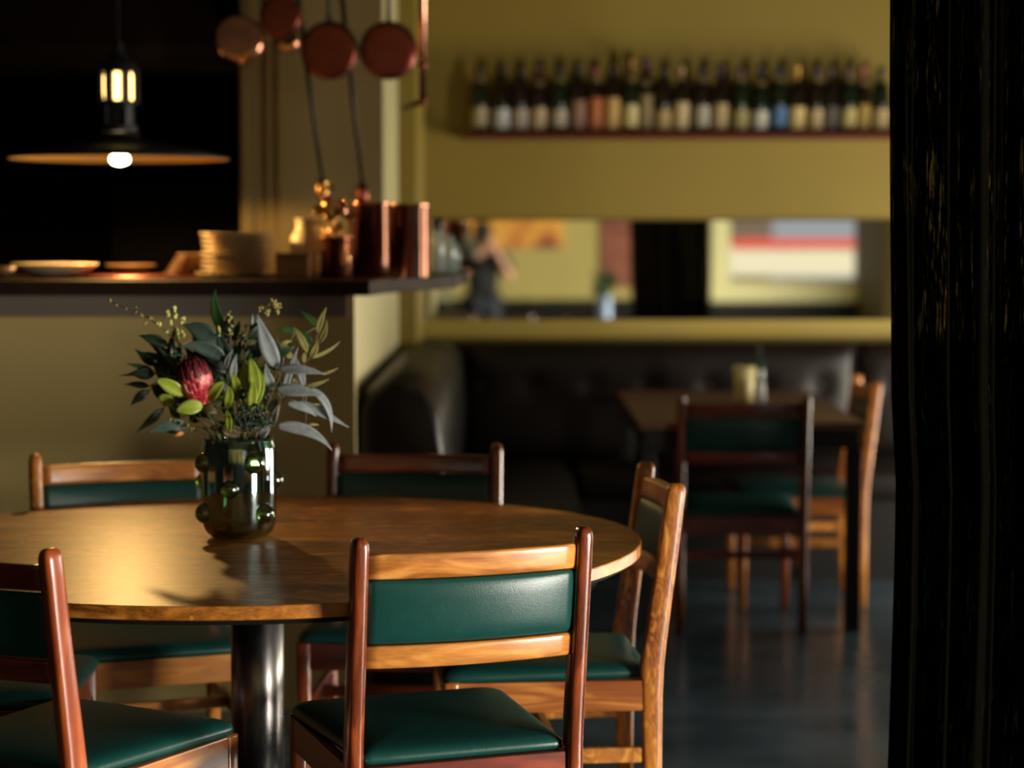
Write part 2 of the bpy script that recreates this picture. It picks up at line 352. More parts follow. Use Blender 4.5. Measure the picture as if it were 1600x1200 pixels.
def make_chair(name='dining_chair', mz='red_z', mx='oak_x', mseat='oak_x', mfl='oak_z'):
    t = thing(name, '', 'chair')
    for s in (-1, 1): obj('back_post', post_bm(s), M[mz], t)
    for s in (-1, 1):
        bm = NB(); loft(bm, [[V((s*(.214+.0*z)+a*k, .447+c*k, z)) for a, c in sq(.018, .018, 16, 4)] for z, k in ((0, .8), (.2, .9), (.415, 1.05), (.42, 1.0))])
        obj('leg', bm, M[mfl], t)
    bm = NB()
    box(bm, -.20, .20, -.012, .012, .352, .418)
    obj('rear_seat_rail', bm, M[mseat], t, smooth=False, bevel=.002)
    bm = NB(); box(bm, -.205, .205, .436, .458, .352, .418); obj('front_seat_rail', bm, M[mseat], t, smooth=False, bevel=.002)
    for s in (-1, 1):
        bm = NB(); x0, x1 = sorted((s*.206, s*.229)); box(bm, x0, x1, .018, .436, .350, .419)
        obj('side_seat_rail', bm, M[mfl.replace('_z', '_y')], t, smooth=False, bevel=.003)
    for s in (-1, 1):
        bm = NB(); box(bm, s*.216-.009, s*.216+.009, .0, .435, .232, .266); obj('stretcher', bm, M[mseat], t, smooth=False, bevel=.003)
    obj('stretcher', box(NB(), -.208, .208, .2, .22, .234, .262), M[mseat], t, smooth=False, bevel=.003)
    # seat cushion
    bm = NB(); rings = []
    def outline(k, dz):
        pts = []; q = [(-.199, .0), (.199, .0), (.232, .472), (-.232, .472)]; cx, cy = 0, .24
        R = (.02, .02, .05, .05)
        for i in range(4):
            p0, p1, p2 = V(q[i-1]), V(q[i]), V(q[(i+1) % 4]); r = R[i]
            a = p1+(p0-p1).normalized()*r; c = p1+(p2-p1).normalized()*r
            pr = V(q[(i+1) % 4])
            for j in range(6):
                tt = j/5; pts.append(a.lerp(p1, tt).lerp(p1.lerp(c, tt), tt))
            e0 = c; n2 = V(q[(i+2) % 4]); rn = R[(i+1) % 4]; e1 = pr+(p1-pr).normalized()*rn
            for j in range(1, 6): pts.append(e0.lerp(e1, j/6))
        return [V((cx+(p.x-cx)*k, cy+(p.y-cy)*k, dz)) for p in pts]
    for k, z in [(k_, .4185+(z_-.4185)*.68) for k_, z_ in ((.97, .4185), (1.0, .424), (1.008, .434), (1.0, .444), (.975, .4525), (.93, .459), (.85, .4645), (.7, .469), (.5, .4715), (.25, .473), (.05, .4735))]: rings.append(outline(k, z))
    loft(bm, rings); obj('seat_cushion', bm, M['vinyl'], t)
    obj('back_rail', rail_bm(.778, .826, .021), M[mx], t)
    obj('back_rail', rail_bm(.608, .652, .021), M[mx], t)
    obj('backrest_panel', rail_bm(.654, .7765, .022, bulge=.55, e=4, n=25, hw=.2025), M['vinyl'], t)
    return t
def put(ch, mx_, my_, ang, label, group=None):
    """mx_,my_: midpoint of post tops; ang: facing direction (deg from +Y towards +X)."""
    a = rad(ang); d = V((sin(a), cos(a), 0))
    ch.location = V((mx_, my_, 0))+d*.053; ch.rotation_euler = (0, 0, -a); ch['label'] = label
    if group: ch['group'] = group
    return ch
G = 'dining chairs around the round table'
ca = make_chair('dining_chair', 'red_z', 'oak_x', 'red_x', 'red_z')
put(ca, -.071, 3.765, -19.6, 'wooden dining chair in sharp focus with lit green back panel, turned from viewer, front centre', G)
cb = make_chair('dining_chair', 'fig_z', 'oak_x', 'oak_x', 'oak_z')
put(cb, .345, 4.73, -95, 'wooden dining chair seen side-on at the right end of the round table', G)
cc = copy_tree(ca); put(cc, -.258, 5.41, 184, 'wooden dining chair with dark red top rail, behind round table right of the vase', G)
for c in cc.children:
    if c.name.startswith('back_rail'): c.data = c.data.copy(); c.data.materials[0] = M['red_x']
ce = make_chair('dining_chair', 'amber_z', 'red_x', 'oak_x', 'oak_z'); put(ce, -1.00, 3.67, 30, 'wooden dining chair at front left, only its right amber post and seat in frame', G)
cf = copy_tree(cb); put(cf, -.998, 5.215, 160, 'wooden dining chair with golden top rail, behind round table left of the vase', G)
ch = copy_tree(ca); put(ch, -1.465, 4.42, 88, 'wooden dining chair at the left end of the table, mostly out of frame', G)
cg = copy_tree(ca); put(cg, .812, 7.14, 0, 'wooden dining chair with back to viewer at the far rectangular table', 'chairs at the far rectangular table')
for c in cg.children:
    if c.name.startswith('back_rail'): c.data = c.data.copy(); c.data.materials[0] = M['red_x']
chh = copy_tree(cb); put(chh, 1.375, 7.92, -90, 'orange-lit wooden chair side-on at the right side of the far rectangular table', 'chairs at the far rectangular table')

# ------------------------------------------------------------ round table
TC = V((-.566, 4.50, 0)); TZ = .73
t = thing('dining_table', 'large round golden wood dining table on a steel pedestal', 'table', TC)
def toutl(k, z, n=128):
    out = []
    for i in range(n):
        a = 2*pi*i/n; e = 1.9
        c, s = math.copysign(abs(cos(a))**(2/e), cos(a))*.868, math.copysign(abs(sin(a))**(2/e), sin(a))*.806
        r = .325; out.append(V(((c*cos(r)-s*sin(r))*k, (c*sin(r)+s*cos(r))*k, z)))
    return out
obj('tabletop', (lambda b: (loft(b, [toutl(.996, TZ-.027), toutl(1, TZ-.025), toutl(1, TZ-.003), toutl(.9985, TZ-.0006), toutl(.996, TZ)]), b)[1])(NB()), M['table'], t, smooth=False)
obj('underframe', (lambda b: (loft(b, [toutl(.978, TZ-.038), toutl(.985, TZ-.0275)]), b)[1])(NB()), M['blackmetal'], t, smooth=False)
obj('pedestal', lathe(NB(), [(.059, .018), (.059, TZ-.0385)], n=48), M['steel'], t)
obj('pedestal_base', lathe(NB(), [(.30, 0), (.30, .010), (.292, .016), (.06, .018)], n=64), M['blackmetal'], t)

# ------------------------------------------------------------ vases
def glass_mat(name, tint, gloss, fac):
    m, N, L, b = nodes(name)
    b.inputs['Base Color'].default_value = tint; b.inputs['Roughness'].default_value = .03; b.inputs['Transmission Weight'].default_value = 1; b.inputs['IOR'].default_value = 1.5
    g = N.new('ShaderNodeBsdfGlossy'); g.inputs[0].default_value = gloss; g.inputs[1].default_value = .06
    x = N.new('ShaderNodeMixShader'); x.inputs[0].default_value = fac
    L.new(b.outputs[0], x.inputs[1]); L.new(g.outputs[0], x.inputs[2]); L.new(x.outputs[0], N['Material Output'].inputs[0])
    return m
M['vase'] = glass_mat('iridescent_green_glass', (.16, .34, .20, 1), (.58, .74, .78, 1), .45)
M['vase_nub'] = glass_mat('green_glass_nub', (.36, .52, .16, 1), (.8, .95, .8, 1), .12)
def make_vase(loc, label, rot=0):
    t = thing('glass_vase', label, 'vase', loc, rot, )
    R = .0835; out = [(.001, .0), (.045, .0), (.062, .004), (.074, .014), (.081, .030), (R, .055), (R, .19), (.0815, .208), (.0775, .219), (.0765, .226)]
    inn = [(.0735, .226), (.0745, .218), (.0785, .206), (.080, .19), (.080, .056), (.076, .036), (.066, .022), (.05, .014), (.001, .012)]
    obj('vase_body', lathe(NB(), out+inn, n=64, cap=False), M['vase'], t)
    spots = [(-60, .172, .021), (32, .174, .022), (8.5+180, .17, .02), (-98, .125, .018), (-6, .118, .019), (90, .13, .018), (-60, .06, .021), (50, .06, .022), (150, .07, .02), (-150, .12, .02)]
    for a, z, r in spots:
        a = rad(a); c = V((sin(a)*(R-.003), -cos(a)*(R-.003), z)); r *= 1.1
        obj('glass_nub', ball(NB(), c, r, (1, 1, 1), 20), M['vase_nub'], t)
    return t
VC = V((-.612, 4.56, TZ))
make_vase(VC, 'green mirrored glass vase with round glass nubs, full of foliage on the round table')
wm = mat('vase_water', (.75, .85, .6, 1), 0.0, trans=1, ior=1.33)

# ------------------------------------------------------------ bouquet
LG = {
 'grey': mat('grey_blue_leaf', (.30, .34, .35, 1), .5, noise=.15, nscale=60),
 'greyd': mat('dark_grey_green_leaf', (.045, .075, .06, 1), .42, noise=.2, nscale=50),
 'dark': mat('dark_green_leaf', (.010, .028, .010, 1), .4, noise=.25, nscale=50),
 'green': mat('mid_green_leaf', (.03, .09, .02, 1), .4, noise=.2, nscale=50),
 'lime': mat('yellow_green_leaf', (.26, .33, .035, 1), .42, noise=.15, nscale=50),
 'olive': mat('olive_leaf', (.30, .28, .09, 1), .5, noise=.15, nscale=50),
 'brown': mat('brownish_leaf', (.07, .05, .018, 1), .5, noise=.2, nscale=50),
 'orange': mat('orange_leaf', (.45, .13, .03, 1), .5),
}
M['stem'] = mat('woody_stem', (.10, .055, .025, 1), .6); M['gstem'] = mat('green_stem', (.08, .13, .03, 1), .5)
rnd = random.Random(7)
def leaf(bm, P0, P1, P2, wd, tilt=0, nseg=12, fold=.25, shp=(.75, .8)):
    sp = bez([P0, P1, P2], nseg); view = V((0, -1, .05))
    rows = []
    for i, p in enumerate(sp):
        u = i/nseg; d = (sp[min(i+1, nseg)]-sp[max(i-1, 0)]).normalized()
        side = d.cross(view).normalized(); nrm = side.cross(d).normalized()
        if nrm.dot(view) < 0: nrm = -nrm
        side = (side*cos(tilt)+nrm*sin(tilt)).normalized(); nn = side.cross(d).normalized()
        wv = wd/2*(max(0, sin(pi*min(1, u**shp[0]*.97+.03))))**shp[1]+.0002
        rows.append([p-side*wv+nn*wv*fold, p-side*wv*.5+nn*wv*fold*.35, p, p+side*wv*.5+nn*wv*fold*.35, p+side*wv+nn*wv*fold])
    loft(bm, rows, cap=False, closed=False)
def vol(px, Yc, Z=None): return ray(px[0], px[1], Yc)
def spray(name, label, stemroot, leaves, col, stemmat='stem', extra=None, sr=.0022, tops=None):
    """leaves: (base px, tip px, width px, bend px, dY base, dY tip, tilt)"""
    t = thing(name, label, 'plant', VC, 0, 'stems arranged in the green vase')
    Minv = -VC
    bm = NB(); stb = NB()
    root = V((VC.x+rnd.uniform(-.03, .03), VC.y+rnd.uniform(-.03, .03), TZ+.02)); nk = V((VC.x+stemroot[0]*.045, VC.y+stemroot[1]*.045, TZ+.225))
    node = ray(*stemroot[2], VC.y+stemroot[3])
    tube(stb, [p+Minv for p in bez([root, nk, nk.lerp(node, .5)+V((0, 0, .01)), node], 10)], [sr]*6+[sr*.8]*5, 6)
    for lf in leaves:
        b, tp, wd, bend, y0, y1, ti = lf
        P0 = ray(b[0], b[1], VC.y+y0); P2 = ray(tp[0], tp[1], VC.y+y1)
        m_ = ((b[0]+tp[0])/2+bend[0], (b[1]+tp[1])/2+bend[1]); P1 = ray(m_[0], m_[1], VC.y+(y0+y1)/2-.01)
        leaf(bm, P0+Minv, P1+Minv, P2+Minv, wd*VC.y/F*(1.12 if col == 'lime' else 1.08), ti, shp=(.85, .7) if col == 'lime' else (.68, 1.15))
        tube(stb, [node+Minv, node.lerp(P0, .5)+Minv+V((0, .004, .003)), P0+Minv], sr*.55, 5)
    if tops:
        for a in tops: tube(stb, [ray(*q, VC.y+dy)+Minv for q, dy in a], sr*.6, 5)
    obj('leaves', bm, LG[col], t, solid=.0007)
    obj('stem', stb, M[stemmat], t)
    return t
# grey eucalyptus on the right
g1 = spray('eucalyptus_branch', 'pale grey long-leaved branch reaching up and right from the vase', (.7, -.3, (437, 590), -.02), [
 ((434, 576), (402, 490), 25, (-4, 0), -.03, -.05, .2), ((440, 572), (432, 528), 12, (4, 0), -.01, .0, .6), ((428, 609), (415, 568), 15, (-5, 0), -.03, -.05, .3),
 ((433, 577), (510, 585), 15, (0, -6), -.04, -.08, .2), ((442, 621), (466, 542), 11, (-3, 0), -.02, .0, .3), ((474, 603), (462, 558), 10, (3, 0), 0, .01, .2)], 'grey')
g2 = spray('eucalyptus_branch', 'grey long-leaved branch with leaves drooping to the right of the vase', (.8, .1, (440, 625), -.03), [
 ((429, 609), (506, 620), 18, (4, -8), -.05, -.09, .1), ((483, 606), (518, 676), 11, (20, -16), -.04, -.06, .3), ((447, 630), (494, 651), 11, (8, -6), -.04, -.05, .2),
 ((462, 627), (545, 668), 13, (4, -2), -.03, -.06, .3), ((429, 666), (519, 704), 17, (16, -22), -.05, -.08, .1), ((427, 661), (436, 632), 12, (-3, 0), -.04, -.04, .5), ((406, 682), (424, 664), 15, (-2, 0), -.06, -.07, .2)], 'grey')
g3 = spray('willow_leaf_branch', 'slender yellow-green narrow-leaved branch at the upper right of the bouquet', (.8, .5, (477, 568), .03), [
 ((480, 550), (457, 509), 11, (3, -4), .02, .03, .2), ((496, 520), (510, 480), 10, (-3, 0), .03, .04, .3), ((497, 536), (510, 500), 9, (7, 4), .03, .03, .4), ((485, 559), (497, 531), 11, (2, 2), .03, .03, .3),
 ((485, 560), (531, 533), 5, (8, 4), .03, .05, .2), ((501, 585), (528, 575), 4, (2, 2), .03, .03, .2), ((476, 604), (514, 592), 6, (4, 3), .03, .02, .2), ((478, 666), (498, 664), 4, (0, -3), .02, .02, .2), ((476, 566), (480, 547), 6, (-6, 0), .03, .03, .2), ((455, 560), (443, 540), 9, (0, 0), .03, .04, .2), ((440, 545), (456, 533), 7, (-6, -6), .03, .03, .2),
 ((472, 640), (500, 632), 5, (0, -5), .0, .0, .2), ((455, 602), (468, 588), 10, (0, 0), .01, .01, .2)], 'olive', 'stem', tops=[[((477, 568), .03), ((489, 545), .03), ((500, 515), .03)]])
g4 = spray('green_leaf_branch', 'soft mid-green narrow leaves behind the upper right of the bouquet', (.4, .8, (450, 540), .08), [
 ((497, 510), (466, 484), 9, (2, -2), .08, .09, .2), ((462, 519), (428, 516), 9, (0, -4), .08, .08, .2), ((486, 540), (470, 512), 8, (5, 0), .08, .08, .3), ((352, 522), (337, 452), 17, (-14, -2), .06, .07, .2)], 'green', 'gstem')
g5 = spray('broad_leaf_branch', 'broad dark grey-green leaves across the top centre of the bouquet', (-.1, .2, (345, 580), .02), [
 ((352, 564), (276, 543), 22, (6, -22), -.02, -.04, .1), ((336, 534), (284, 507), 30, (4, -8), .0, .01, .2), ((350, 530), (361, 484), 20, (6, 0), .0, .01, .4), ((362, 532), (374, 500), 18, (6, 0), .01, .02, .7),
 ((365, 560), (338, 508), 18, (-8, 6), .0, .01, .3), ((358, 575), (320, 560), 24, (0, -10), -.01, -.01, .3), ((270, 570), (245, 541), 7, (2, -2), -.01, -.02, .2), ((402, 560), (399, 520), 18, (8, 0), .01, .03, .4),
 ((293, 668), (228, 678), 22, (4, -14), -.04, -.06, .2)], 'greyd', 'gstem')
g5b = spray('silvery_leaf_pair', 'small pair of silvery leaves between the red flower and the lime bud', (0, -.5, (362, 600), -.05), [
 ((352, 576), (364, 546), 9, (-4, 0), -.06, -.06, .4), ((364, 597), (370, 553), 12, (-4, -2), -.06, -.06, .2)], 'grey', 'gstem')
g6 = spray('dark_leaf_branch', 'dark green leafy branch spreading low on the left of the bouquet', (-.8, .1, (262, 590), .0), [
 ((262, 540), (216, 524), 18, (0, -4), .01, .0, .2), ((240, 572), (210, 545), 13, (2, -2), .0, -.02, .3), ((238, 578), (196, 568), 8, (0, -2), -.01, -.03, .2), ((242, 584), (202, 583), 17, (-4, 0), -.02, -.03, .1),
 ((233, 604), (194, 601), 10, (0, -4), -.01, -.02, .1), ((233, 610), (204, 634), 14, (-4, -2), -.01, -.02, .3), ((236, 582), (184, 587), 5, (0, 0), .01, .01, .2), ((256, 638), (211, 677), 13, (4, -2), .02, .01, .3),
 ((265, 600), (236, 560), 16, (0, 0), .02, .02, .2), ((270, 610), (240, 600), 18, (0, 4), .02, .02, .2), ((275, 590), (262, 548), 20, (0, 0), .03, .03, .2), ((270, 560), (232, 535), 14, (0, 0), .03, .03, .2)], 'dark', 'gstem')
# inner dark foliage
lv = []
for i in range(46):
    bx, by = rnd.uniform(300, 425), rnd.uniform(560, 676); an = rnd.uniform(-2.6, -.5); ln = rnd.uniform(26, 48)
    if by > 640: ln *= .6
    y0 = rnd.uniform(-.01, .09)
    lv.append(((bx, by), (bx+cos(an)*ln, by+sin(an)*ln), rnd.uniform(12, 22), (rnd.uniform(-4, 4), rnd.uniform(-4, 4)), y0, y0+rnd.uniform(-.02, .02), rnd.uniform(-.5, .5)))
for i in range(30):
    bx, by = rnd.uniform(345, 432), rnd.uniform(530, 672); an = rnd.uniform(-2.4, -.4); ln = rnd.uniform(24, 44)*(.6 if by > 640 else 1); y0 = rnd.uniform(-.03, .03)
    lv.append(((bx, by), (bx+cos(an)*ln, by+sin(an)*ln), rnd.uniform(9, 16), (rnd.uniform(-4, 4), rnd.uniform(-4, 4)), y0, y0+rnd.uniform(-.02, .02), rnd.uniform(-.5, .5)))
for i in range(26):
    bx, by = rnd.uniform(245, 330), rnd.uniform(540, 655); an = rnd.uniform(-3.3, -1.2); ln = rnd.uniform(24, 46); y0 = rnd.uniform(.0, .08)
    lv.append(((bx, by), (bx+cos(an)*ln, by+sin(an)*ln), rnd.uniform(9, 17), (rnd.uniform(-4, 4), rnd.uniform(-4, 4)), y0, y0+rnd.uniform(-.02, .02), rnd.uniform(-.5, .5)))
g7 = spray('filler_foliage', 'dense very dark green filler foliage in the middle of the bouquet', (0, .6, (355, 620), .05), lv, 'dark', 'gstem')
g8 = spray('buckthorn_leaf_branch', 'oval yellow-green leaves fanned below the red flower', (-.5, -.6, (318, 640), -.05), [
 ((286, 617), (244, 593), 19, (2, -4), -.07, -.09, .1), ((270, 632), (248, 620), 17, (0, -4), -.06, -.07, .2), ((316, 635), (275, 643), 20, (0, -5), -.09, -.10, .0), ((327, 625), (350, 597), 18, (-4, -2), -.07, -.08, .3),
 ((353, 638), (357, 602), 13, (6, 0), -.08, -.08, .2), ((356, 676), (353, 640), 11, (6, 0), -.09, -.09, .3), ((322, 642), (306, 612), 12, (0, 0), -.05, -.04, .2)], 'lime', 'gstem')
g9 = spray('brown_leaf_branch', 'brownish olive leaves just above the vase rim', (-.3, -.8, (345, 668), -.05), [
 ((316, 640), (339, 647), 14, (2, -6), -.08, -.08, .2), ((340, 672), (303, 652), 12, (0, -6), -.07, -.08, .2), ((372, 682), (330, 668), 14, (0, -6), -.07, -.08, .2), ((362, 680), (345, 672), 12, (0, -3), -.08, -.09, .1), ((390, 676), (376, 650), 12, (0, 0), -.06, -.06, .2)], 'brown', 'gstem')
spray('fallen_leaf_sprig', 'tiny orange leaf poking out low on the left', (-.8, -.5, (300, 672), -.04), [((287, 676), (272, 683), 6, (0, -2), -.06, -.07, .2)], 'orange')
# lime bud (leucadendron)
t = spray('lime_bud_stem', 'lime-green cone-shaped bud right of the red flower', (.2, -.7, (392, 640), -.05), [
 ((396, 628), (383, 560), 16, (-8, -4), -.07, -.06, .1), ((398, 628), (390, 558), 17, (8, -6), -.085, -.07, .0), ((398, 632), (402, 574), 14, (12, 0), -.08, -.07, .3), ((380, 628), (364, 582), 13, (-4, -4), -.07, -.07, .1),
 ((396, 636), (412, 584), 12, (6, 2), -.07, -.06, .3), ((394, 640), (396, 596), 13, (0, 0), -.10, -.09, .0), ((392, 636), (378, 578), 13, (-10, 0), -.075, -.065, .5)], 'lime', 'gstem')
# protea
t = thing('protea_flower', 'red and pink protea flower head at the left of the bouquet', 'flower', VC, 0, 'stems arranged in the green vase')
pb, pt_ = ray(316, 630, VC.y-.05)-VC, ray(296, 560, VC.y-.07)-VC
ax = (pt_-pb); Lp = ax.length; ax.normalize(); qd = ax.to_track_quat('Z', 'Y').to_matrix().to_4x4()
pm, N, L, b = nodes('pink_red_bract'); b.inputs['Roughness'].default_value = .45
tc = N.new('ShaderNodeTexCoord'); nz = N.new('ShaderNodeTexNoise'); nz.inputs['Scale'].default_value = 55; L.new(tc.outputs['Object'], nz.inputs['Vector'])
rr = N.new('ShaderNodeValToRGB'); e = rr.color_ramp.elements; e[0].position = .38; e[0].color = (.30, .012, .022, 1); e[1].position = .66; e[1].color = (.80, .30, .26, 1); q = e.new(.5); q.color = (.50, .045, .05, 1); L.new(nz.outputs['Fac'], rr.inputs[0]); L.new(rr.outputs[0], b.inputs['Base Color'])
pdk = mat('maroon_bract', (.09, .008, .012, 1), .5, noise=.3, nscale=60)
bm = NB()
for row in range(7):
    zz = row/7; n = 11
    for k in range(n):
        a = 2*pi*(k+row*.5)/n; h0 = zz*Lp*.72; r0 = .033*sin(pi*(.13+.55*zz))+.003; h1 = min(h0+Lp*.42, Lp*1.02); r1 = .034*sin(pi*(.13+.60*min(1, zz+.35)))+.001
        if row == 6: r1 *= .55
        wid = .017
        rows = []
        for i in range(7):
            u = i/6; h = h0+(h1-h0)*u; r = r0+(r1-r0)*u+.004*sin(pi*u)+.001*row*0
            ww = wid*(1-u**2.4)*.5+.0006
            rows.append([qd @ V(((r+.0-abs(s)*.0012)*cos(a)-s*ww*sin(a), (r-abs(s)*.0012)*sin(a)+s*ww*cos(a), h))+pb for s in (-1, -.5, 0, .5, 1)])
        loft(bm, rows, cap=False, closed=False, mi=1 if row >= 5 else 0)
obj('bracts', bm, [pm, pdk], t, solid=.0006)
core = NB(); lathe(core, [(.006, 0), (.022, Lp*.18), (.029, Lp*.4), (.027, Lp*.65), (.018, Lp*.85), (.005, Lp*.95)], pb, 20, qd); obj('flower_core', core, pdk, t)
obj('stem', tube(NB(), bez([V((.01, 0, .02)), V((.0, -.05, .2)), pb-ax*.04, pb+ax*.004], 8), .0035, 8), M['gstem'], t)
# berries and buds
def berries(name, label, blobs, col, stempts, r0=.0028, node=(0, -.5)):
    t = thing(name, label, 'plant', VC, 0, 'stems arranged in the green vase')
    bm = NB(); 
    for c, dy, rx, ry, n in blobs:
        for i in range(n):
            a = rnd.uniform(0, 2*pi); q = math.sqrt(rnd.random()); p = ray(c[0]+cos(a)*q*rx, c[1]+sin(a)*q*ry, VC.y+dy+rnd.uniform(-.02, .02)*(1 if rx > 8 else .3))
            r = r0*rnd.uniform(.75, 1.25); ball(bm, p-VC, r, (1, 1, 1.15), 8)
    obj('berries', bm, col, t)
    stb = NB()
    p0 = ray(*stempts[0][0], VC.y+stempts[0][1])-VC
    tube(stb, bez([V((.01, .01, .02)), V((node[0]*.045, node[1]*.045, .22)), p0], 8), .0018, 6)
    tube(stb, [ray(*q, VC.y+dy)-VC for q, dy in stempts], [.0015]*(len(stempts)-1)+[.0007], 6)
    for c, dy, rx, ry, n in blobs:
        e_ = ray(*c, VC.y+dy)-VC; nr = min([ray(*q, VC.y+d2)-VC for q, d2 in stempts], key=lambda q: (q-e_).length)
        tube(stb, [nr, e_], .0009, 5)
    obj('stem', stb, M['stem'], t); return t
dkb = mat('dark_green_berries', (.012, .03, .014, 1), .18, noise=.3, nscale=60)
lmb = mat('pale_lime_buds', (.42, .46, .12, 1), .5, noise=.2, nscale=60)
ylb = mat('yellow_olive_buds', (.25, .22, .05, 1), .5)
berries('berry_cluster', 'cluster of tiny dark green berries above the vase rim', [((393, 652), -.09, 26, 22, 170), ((377, 620), -.08, 8, 12, 22), ((418, 660), -.08, 12, 9, 30)], dkb, [((392, 676), -.07), ((392, 652), -.08), ((377, 622), -.08)], .0027)
berries('berry_cluster', 'dark berries at the top centre of the bouquet', [((372, 536), .02, 16, 14, 60), ((395, 548), .03, 12, 10, 30)], dkb, [((372, 570), .03), ((372, 536), .03), ((395, 548), .03)], .003)
berries('budding_sprig', 'pale lime buds on thin stems at the upper left of the bouquet', [((262, 488), .0, 3, 6, 7), ((272, 483), .0, 2, 5, 5), ((267, 505), .0, 3, 5, 6), ((275, 518), .0, 4, 5, 7), ((285, 523), .0, 3, 6, 7), ((248, 506), .0, 3, 3, 4), ((260, 518), .01, 3, 3, 4), ((277, 528), .0, 2, 3, 3), ((285, 500), .01, 3, 7, 7), ((274, 495), 0, 2, 4, 4)], lmb, [((285, 560), .01), ((275, 520), .0), ((268, 485), .0)], .0032, (-.5, 0))
berries('budding_sprig', 'beaded yellow-green buds standing at the top middle of the bouquet', [((358+i % 2*3, 490+i*6), -.01, 2, 3, 4) for i in range(6)]+[((342, 518), -.01, 2, 8, 8)], lmb, [((360, 560), .0), ((360, 525), -.01), ((360, 488), -.01)], .0024, (0, 0))
berries('budding_sprig', 'twiggy yellow-olive buds rising right of the top centre', [((427, 474), .03, 9, 8, 14), ((418, 488), .03, 4, 5, 6), ((407, 482), .03, 3, 4, 4), ((395, 503), .03, 4, 5, 7), ((385, 512), .03, 3, 4, 6), ((379, 522), .03, 3, 4, 5), ((434, 488), .03, 2, 8, 6), ((437, 480), .03, 3, 5, 5)], ylb, [((385, 550), .03), ((392, 505), .03), ((407, 484), .03), ((428, 474), .03)], .0030, (.3, .3))
berries('budding_sprig', 'long thin twig pointing far left from the bouquet', [((171, 470), .0, 3, 3, 6), ((182, 476), 0, 1, 1, 2), ((197, 482), 0, 1, 1, 2), ((213, 484), 0, 3, 4, 4), ((222, 492), 0, 2, 2, 3), ((234, 497), 0, 4, 3, 4), ((228, 504), 0, 4, 3, 4)], ylb, [((290, 545), .02), ((250, 510), .01), ((225, 493), .0), ((197, 481), .0), ((170, 470), .0)], .0021, (-.6, .2))
berries('budding_sprig', 'low thin sprig of gold specks left above the vase rim', [((266, 655), -.06, 1, 1, 2), ((273, 658), -.06, 2, 1, 3), ((283, 661), -.06, 2, 2, 4), ((301, 671), -.06, 3, 3, 5), ((294, 664), -.06, 2, 2, 3)], ylb, [((318, 668), -.04), ((300, 667), -.05), ((264, 654), -.06)], .0020, (-.6, -.3))

# ------------------------------------------------------------ far table, its things, banquettes
t = thing('side_table', 'rectangular brown wooden table with black legs by the dark banquette', 'table', (.85, 7.97, 0))
obj('tabletop', box(NB(), -.402, .402, -.765, .75, .725, .75), M['walnut'], t, smooth=False, bevel=.003)
obj('apron', box(NB(), -.38, .38, -.74, .73, .655, .7245), M['blackmetal'], t, smooth=False)
for sx in (-1, 1):
    for sy in (-1, 1): obj('leg', box(NB(), sx*.365-.027, sx*.365+.027, sy*.72-.027, sy*.72+.027, 0, .655), M['blackmetal'], t, smooth=False, bevel=.003)
p = ray(1163, 624, 8.2)
t = thing('candle_glass', 'pale yellow ribbed glass tumbler on the far table', 'cup', (p.x, 8.2, .75))
obj('cup_body', lathe(NB(), [(.034, 0), (.036, .004), (.045, .135), (.042, .135), (.033, .01), (.001, .008)], n=32), mat('pale_yellow_glass', (.75, .65, .32, 1), .3), t)
t = thing('salt_shaker', 'small white shaker with a shiny side beside the yellow tumbler', 'shaker', (ray(1188, 620, 8.1).x, 8.1, .75), .3)
obj('shaker_body', lathe(NB(), [(.022, 0), (.024, .004), (.016, .075), (.012, .082), (.001, .083)], n=24), mat('white_porcelain', (.8, .82, .85, 1), .15), t)
obj('shaker_cap', lathe(NB(), [(.0125, .078), (.0125, .090), (.006, .096), (.001, .097)], n=24), M['steel'], t)
t = thing('sauce_bottle', 'small dark green bottle behind the yellow tumbler on the far table', 'bottle', (ray(1184, 615, 8.45).x, 8.45, .75))
obj('bottle_body', lathe(NB(), [(.028, 0), (.03, .006), (.03, .11), (.024, .13), (.011, .15), (.011, .185), (.001, .186)], n=24), mat('dark_green_glass', (.01, .03, .015, 1), .1), t)
obj('bottle_cap', lathe(NB(), [(.0125, .183), (.0125, .205), (.001, .206)], n=20), M['blackmetal'], t)

def padded(bm, x0, x1, z0, z1, y, d, btn=(), axis=0):
    nx, nz = int((x1-x0)/.035)+2, 14; rows = []
    for j in range(nz+1):
        row = []
        for i in range(nx+1):
            x = x0+(x1-x0)*i/nx; z = z0+(z1-z0)*j/nz
            u = abs(2*i/nx-1); v = abs(2*j/nz-1)
            b_ = d*(1-u**10)**.5*(1-v**6)**.5
            for bx, bz in btn: b_ -= .03*math.exp(-((x-bx)**2+(z-bz)**2)/.0016)
            row.append(V((x, y-b_, z)))
        rows.append(row)
    loft(bm, rows, cap=False, closed=False)
YBK = 8.93
btns = [(ray(px, 605, YBK).x, .755) for px in (748, 832, 923, 1013, 1105, 1190, 1280)]
btns2 = [(ray(px, 605, YBK).x, .755) for px in (1390, 1480, 1570)]
t = thing('banquette', 'long dark buttoned leather banquette along the mustard wall', 'bench', (0, 0, 0))
XS = ray(1338, 600, YBK).x
def backpad(x0, x1, bt, p):
    bm = NB(); padded(bm, x0, x1, .44, .942, YBK, .05, bt); o = obj('back_cushion', bm, M['leather'], p, solid=.004)
    for bx, bz in bt: obj('button', ball(NB(), (bx, YBK-.028, bz), .016, (1, .5, 1)), M['leather'], o)
    return o
backpad(-.2, XS-.006, btns, t); backpad(XS+.006, 2.6, btns2, t)
obj('bench_back', box(NB(), -.385, 2.6, YBK+.005, YB-.003, 0, .944), M['leather'], t, smooth=False, bevel=.012)
obj('bench_base', box(NB(), .262, 2.6, 8.32, YBK, 0, .33), M['blackmetal'], t, smooth=False)
